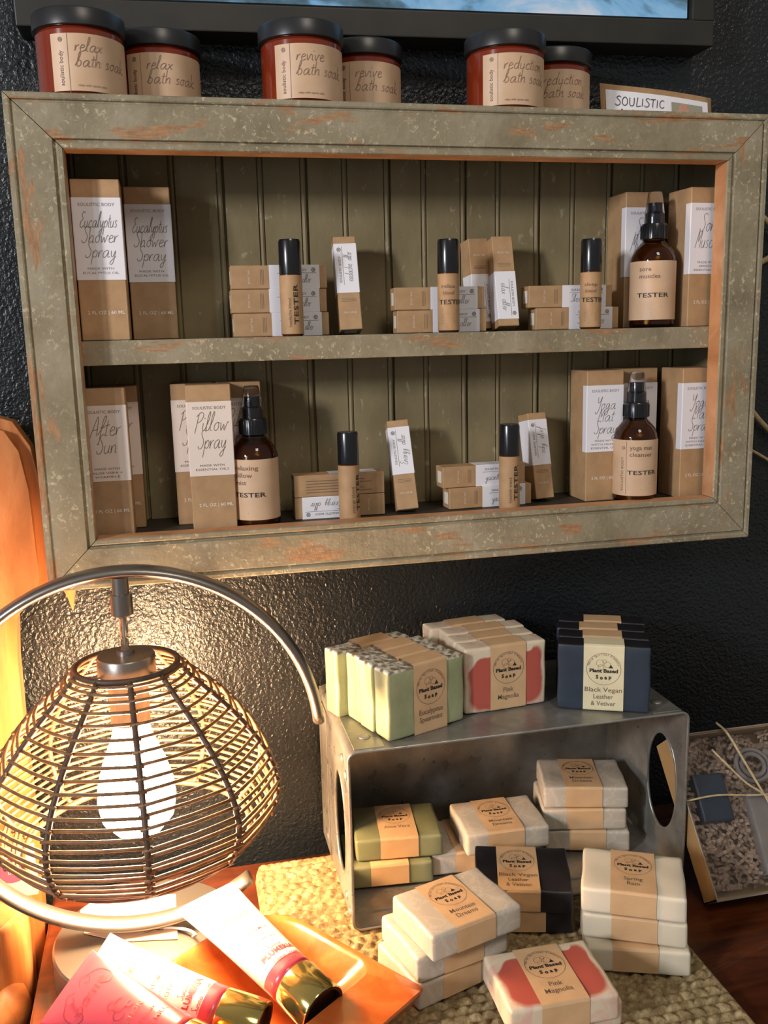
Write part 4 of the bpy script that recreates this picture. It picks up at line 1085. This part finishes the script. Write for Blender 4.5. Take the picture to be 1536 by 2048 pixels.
# ------------------------------------------------------------------ carved wooden figure at the left
def slab(name, outline, y0, y1, mat, parent, bev=.006):
    bm = new(); a = [bm.verts.new((x, y0, z)) for x, z in outline]; b = [bm.verts.new((x, y1, z)) for x, z in outline]
    bm.faces.new(a); bm.faces.new(list(reversed(b))); n = len(a)
    for k in range(n): bm.faces.new((a[k], b[k], b[(k+1) % n], a[(k+1) % n]))
    bmesh.ops.recalc_face_normals(bm, faces=bm.faces)
    bmesh.ops.bevel(bm, geom=[e for e in bm.edges if abs(e.verts[0].co.y-e.verts[1].co.y) < 1e-6], offset=bev, segments=4, affect='EDGES', clamp_overlap=True)
    return obj(name, bm, mat, parent, True)
wf = thing('carved_wooden_figure', 'tall orange carved wooden figure standing left of the cabinet and lamp', 'sculpture', (-.09, -.05, -.78))
Z = .78
def o2(P): return [(x+.09, z+Z) for x, z in P]
slab('body_slab', o2([(-.150, .30), (-.146, .38), (-.125, .420), (-.085, .438), (-.045, .436), (-.0225, .428), (-.0110, .408), (-.0060, .375), (-.0050, .330), (-.0040, .300), (-.0080, .290), (-.022, .284), (-.0340, .268), (-.0365, .235), (-.0370, .170), (-.0360, .06), (-.0370, -.02), (-.040, -.12), (-.140, -.12), (-.148, .1)]), -.012, .022, M['pine'], wf, .008)
slab('pointed_wing', o2([(-.030, .302), (.018, .300), (.0110, .286), (.0066, .262), (.0030, .276), (-.002, .286), (-.02, .288)]), .022, .036, M['pine'], wf, .003)
bm = new(); lathe(bm, [(.060, -.78+Z), (.062, -.60+Z), (.044, -.30+Z), (.050, -.12+Z), (.0585, -.03+Z), (.0600, .015+Z), (.0585, .040+Z), (.055, .0445+Z), (0, .045+Z)], 48, 0, -.010, -.052); obj('pedestal', bm, M['pine'], wf, True)
bm = new(); lathe(bm, [(0, -.075), (.012, -.072), (.021, -.062), (.024, -.05), (.021, -.038), (.013, -.030), (.009, -.027), (.006, -.0265), (0, -.026)], 32); obj('knob', bm, M['pine'], wf, 'all', (.0280, -.085, Z+.025))
bm = new(); lathe(bm, [(.022, -.64), (.022, -.2), (.019, -.090), (.016, -.07), (0, -.066)], 28); obj('knob_post', bm, M['pine'], wf, True, (.0280, -.085, Z))
# small price card behind the lamp
pc = thing('price_card', 'small grey card with a purple oval emblem behind the lamp shade at the left', 'card', (-.060, -.095, .0453), (D(-6), 0, D(2)))
bm = new(); box(bm, -.030, .028, -.0012, .0012, 0, .043, .0004, 1)
ink = Ink(); ink.disc(.010, .0235, .0125, .0105, 1, 32); ink.hand('Home', .010, .0205, .0075, .0005, 2, 'c', .8, .2); ink.put(bm, lambda u, v: (u, -.0014-(.0002 if 0 else 0), v))
for f in bm.faces:
    pass
obj('card_sheet', bm, [M['grey_card'], M['purple'], M['ink_white']], pc)
bm = new(); box(bm, -.030, .028, .0014, .006, .0, .020, .0006, 1); obj('card_foot', bm, M['kraft_d'], pc)

# ------------------------------------------------------------------ gift box
al = math.atan2(.6432, .7657)   # lean back
gb = thing('gift_box', 'tan gift box with clear lid and twine leaning beside the crate', 'gift box', (.5184, -.1865, .0004), (-al, 0, 0))
# local frame: x right, z up along the lid, -y out of the lid
GW, GH, GD = .165, .139, .0255
bm = new()
box(bm, 0, GW, -.0015, 0, 0, GH); box(bm, 0, .0012, -GD, 0, 0, GH); box(bm, GW-.0012, GW, -GD, 0, 0, GH); box(bm, 0, GW, -GD, 0, 0, .0012); box(bm, 0, GW, -GD, 0, GH-.0012, GH)
obj('box_tray', bm, M['boxcard'], gb)
bm = new(); e = .0006
box(bm, -e, GW+e, -GD-.0008, -GD-.0003, -e, GH+e); 
obj('clear_lid', bm, M['clear'], gb)
bm = new(); tube(bm, [(-e, -GD-.0006, -e), (GW+e, -GD-.0006, -e), (GW+e, -GD-.0006, GH+e), (-e, -GD-.0006, GH+e)], .0008, 6, True); obj('lid_edge', bm, M['cloth'], gb)
bm = new(); rn = random.Random(3)
for k in range(1300):
    x, z = rn.uniform(.006, GW-.006), rn.uniform(.006, GH-.006); y = rn.uniform(-.0170, -.006); a = rn.uniform(0, PI); dx, dz = math.cos(a)*.0027, math.sin(a)*.0027
    nx, nz = -math.sin(a)*.0022, math.cos(a)*.0022; P = []
    for i in range(6): P.append(Vector((x+dx*i, y+(.0022 if i % 2 else 0), z+dz*i)))
    for p in P: p.x = min(max(p.x, .003), GW-.003); p.z = min(max(p.z, .003), GH-.003)
    A = [bm.verts.new(p+Vector((nx*.6, 0, nz*.6))) for p in P]; B = [bm.verts.new(p-Vector((nx*.6, 0, nz*.6))) for p in P]
    for i in range(5): bm.faces.new((A[i], A[i+1], B[i+1], B[i]))
sh_ = obj('crinkled_paper', bm, M['shred'], gb); sh_['kind'] = 'stuff'
def gpart(name, a, mat, ry=0, bev=.002):
    bm = new(); x0, x1, y0, y1, z0, z1 = a; box(bm, x0-(x0+x1)/2, x1-(x0+x1)/2, y0, y1, z0-(z0+z1)/2, z1-(z0+z1)/2, bev)
    return obj(name, bm, mat, gb, False, ((x0+x1)/2, 0, (z0+z1)/2), (0, ry, 0))
gpart('wrapped_soap', (.058, .088, -.0225, -.006, .012, .082), M['cloth'], D(4)); gpart('wrapped_soap', (.092, .150, -.0215, -.006, .020, .092), M['rosewrap'], D(4)); gpart('dark_tin', (.014, .044, -.021, -.006, .062, .104), M['s_navy'], D(3))
bm = new()
for k, (cx, cz, r) in enumerate(((.078, .106, .016), (.078, .106, .011), (.125, .112, .014))): tube(bm, [(cx+r*math.cos(2*PI*i/28), -.019-.001*k, cz+r*math.sin(2*PI*i/28)*.9) for i in range(28)], .0022, 7, True)
tube(bm, spline([(.092, -.020, .118), (.110, -.0205, .104), (.135, -.0205, .100), (.16, -.019, .088)], 6), .0035, 8)
obj('coiled_cord', bm, M['cloth'], gb, 'all')
bm = new(); yb = -GD-.0022
tube(bm, spline([(.050, yb-.002, .146), (.058, yb-.002, .134), (.066, yb-.001, .106), (.074, yb, .078)], 6), .0011, 7)
tube(bm, spline([(.036, yb-.004, .122), (.046, yb-.003, .108), (.060, yb-.001, .090), (.074, yb, .078), (.095, yb, .054), (.12, yb, .038)], 6), .0010, 7)
tube(bm, spline([(-.001, yb+.0004, .082), (.03, yb, .083), (.074, yb, .078), (.12, yb, .081), (.1655, yb+.0004, .080)], 6), .0009, 7)
tube(bm, [(.074, yb, .078), (.092, yb, -.001)], .0008, 6)
obj('twine_bow', bm, M['string'], gb, 'all')
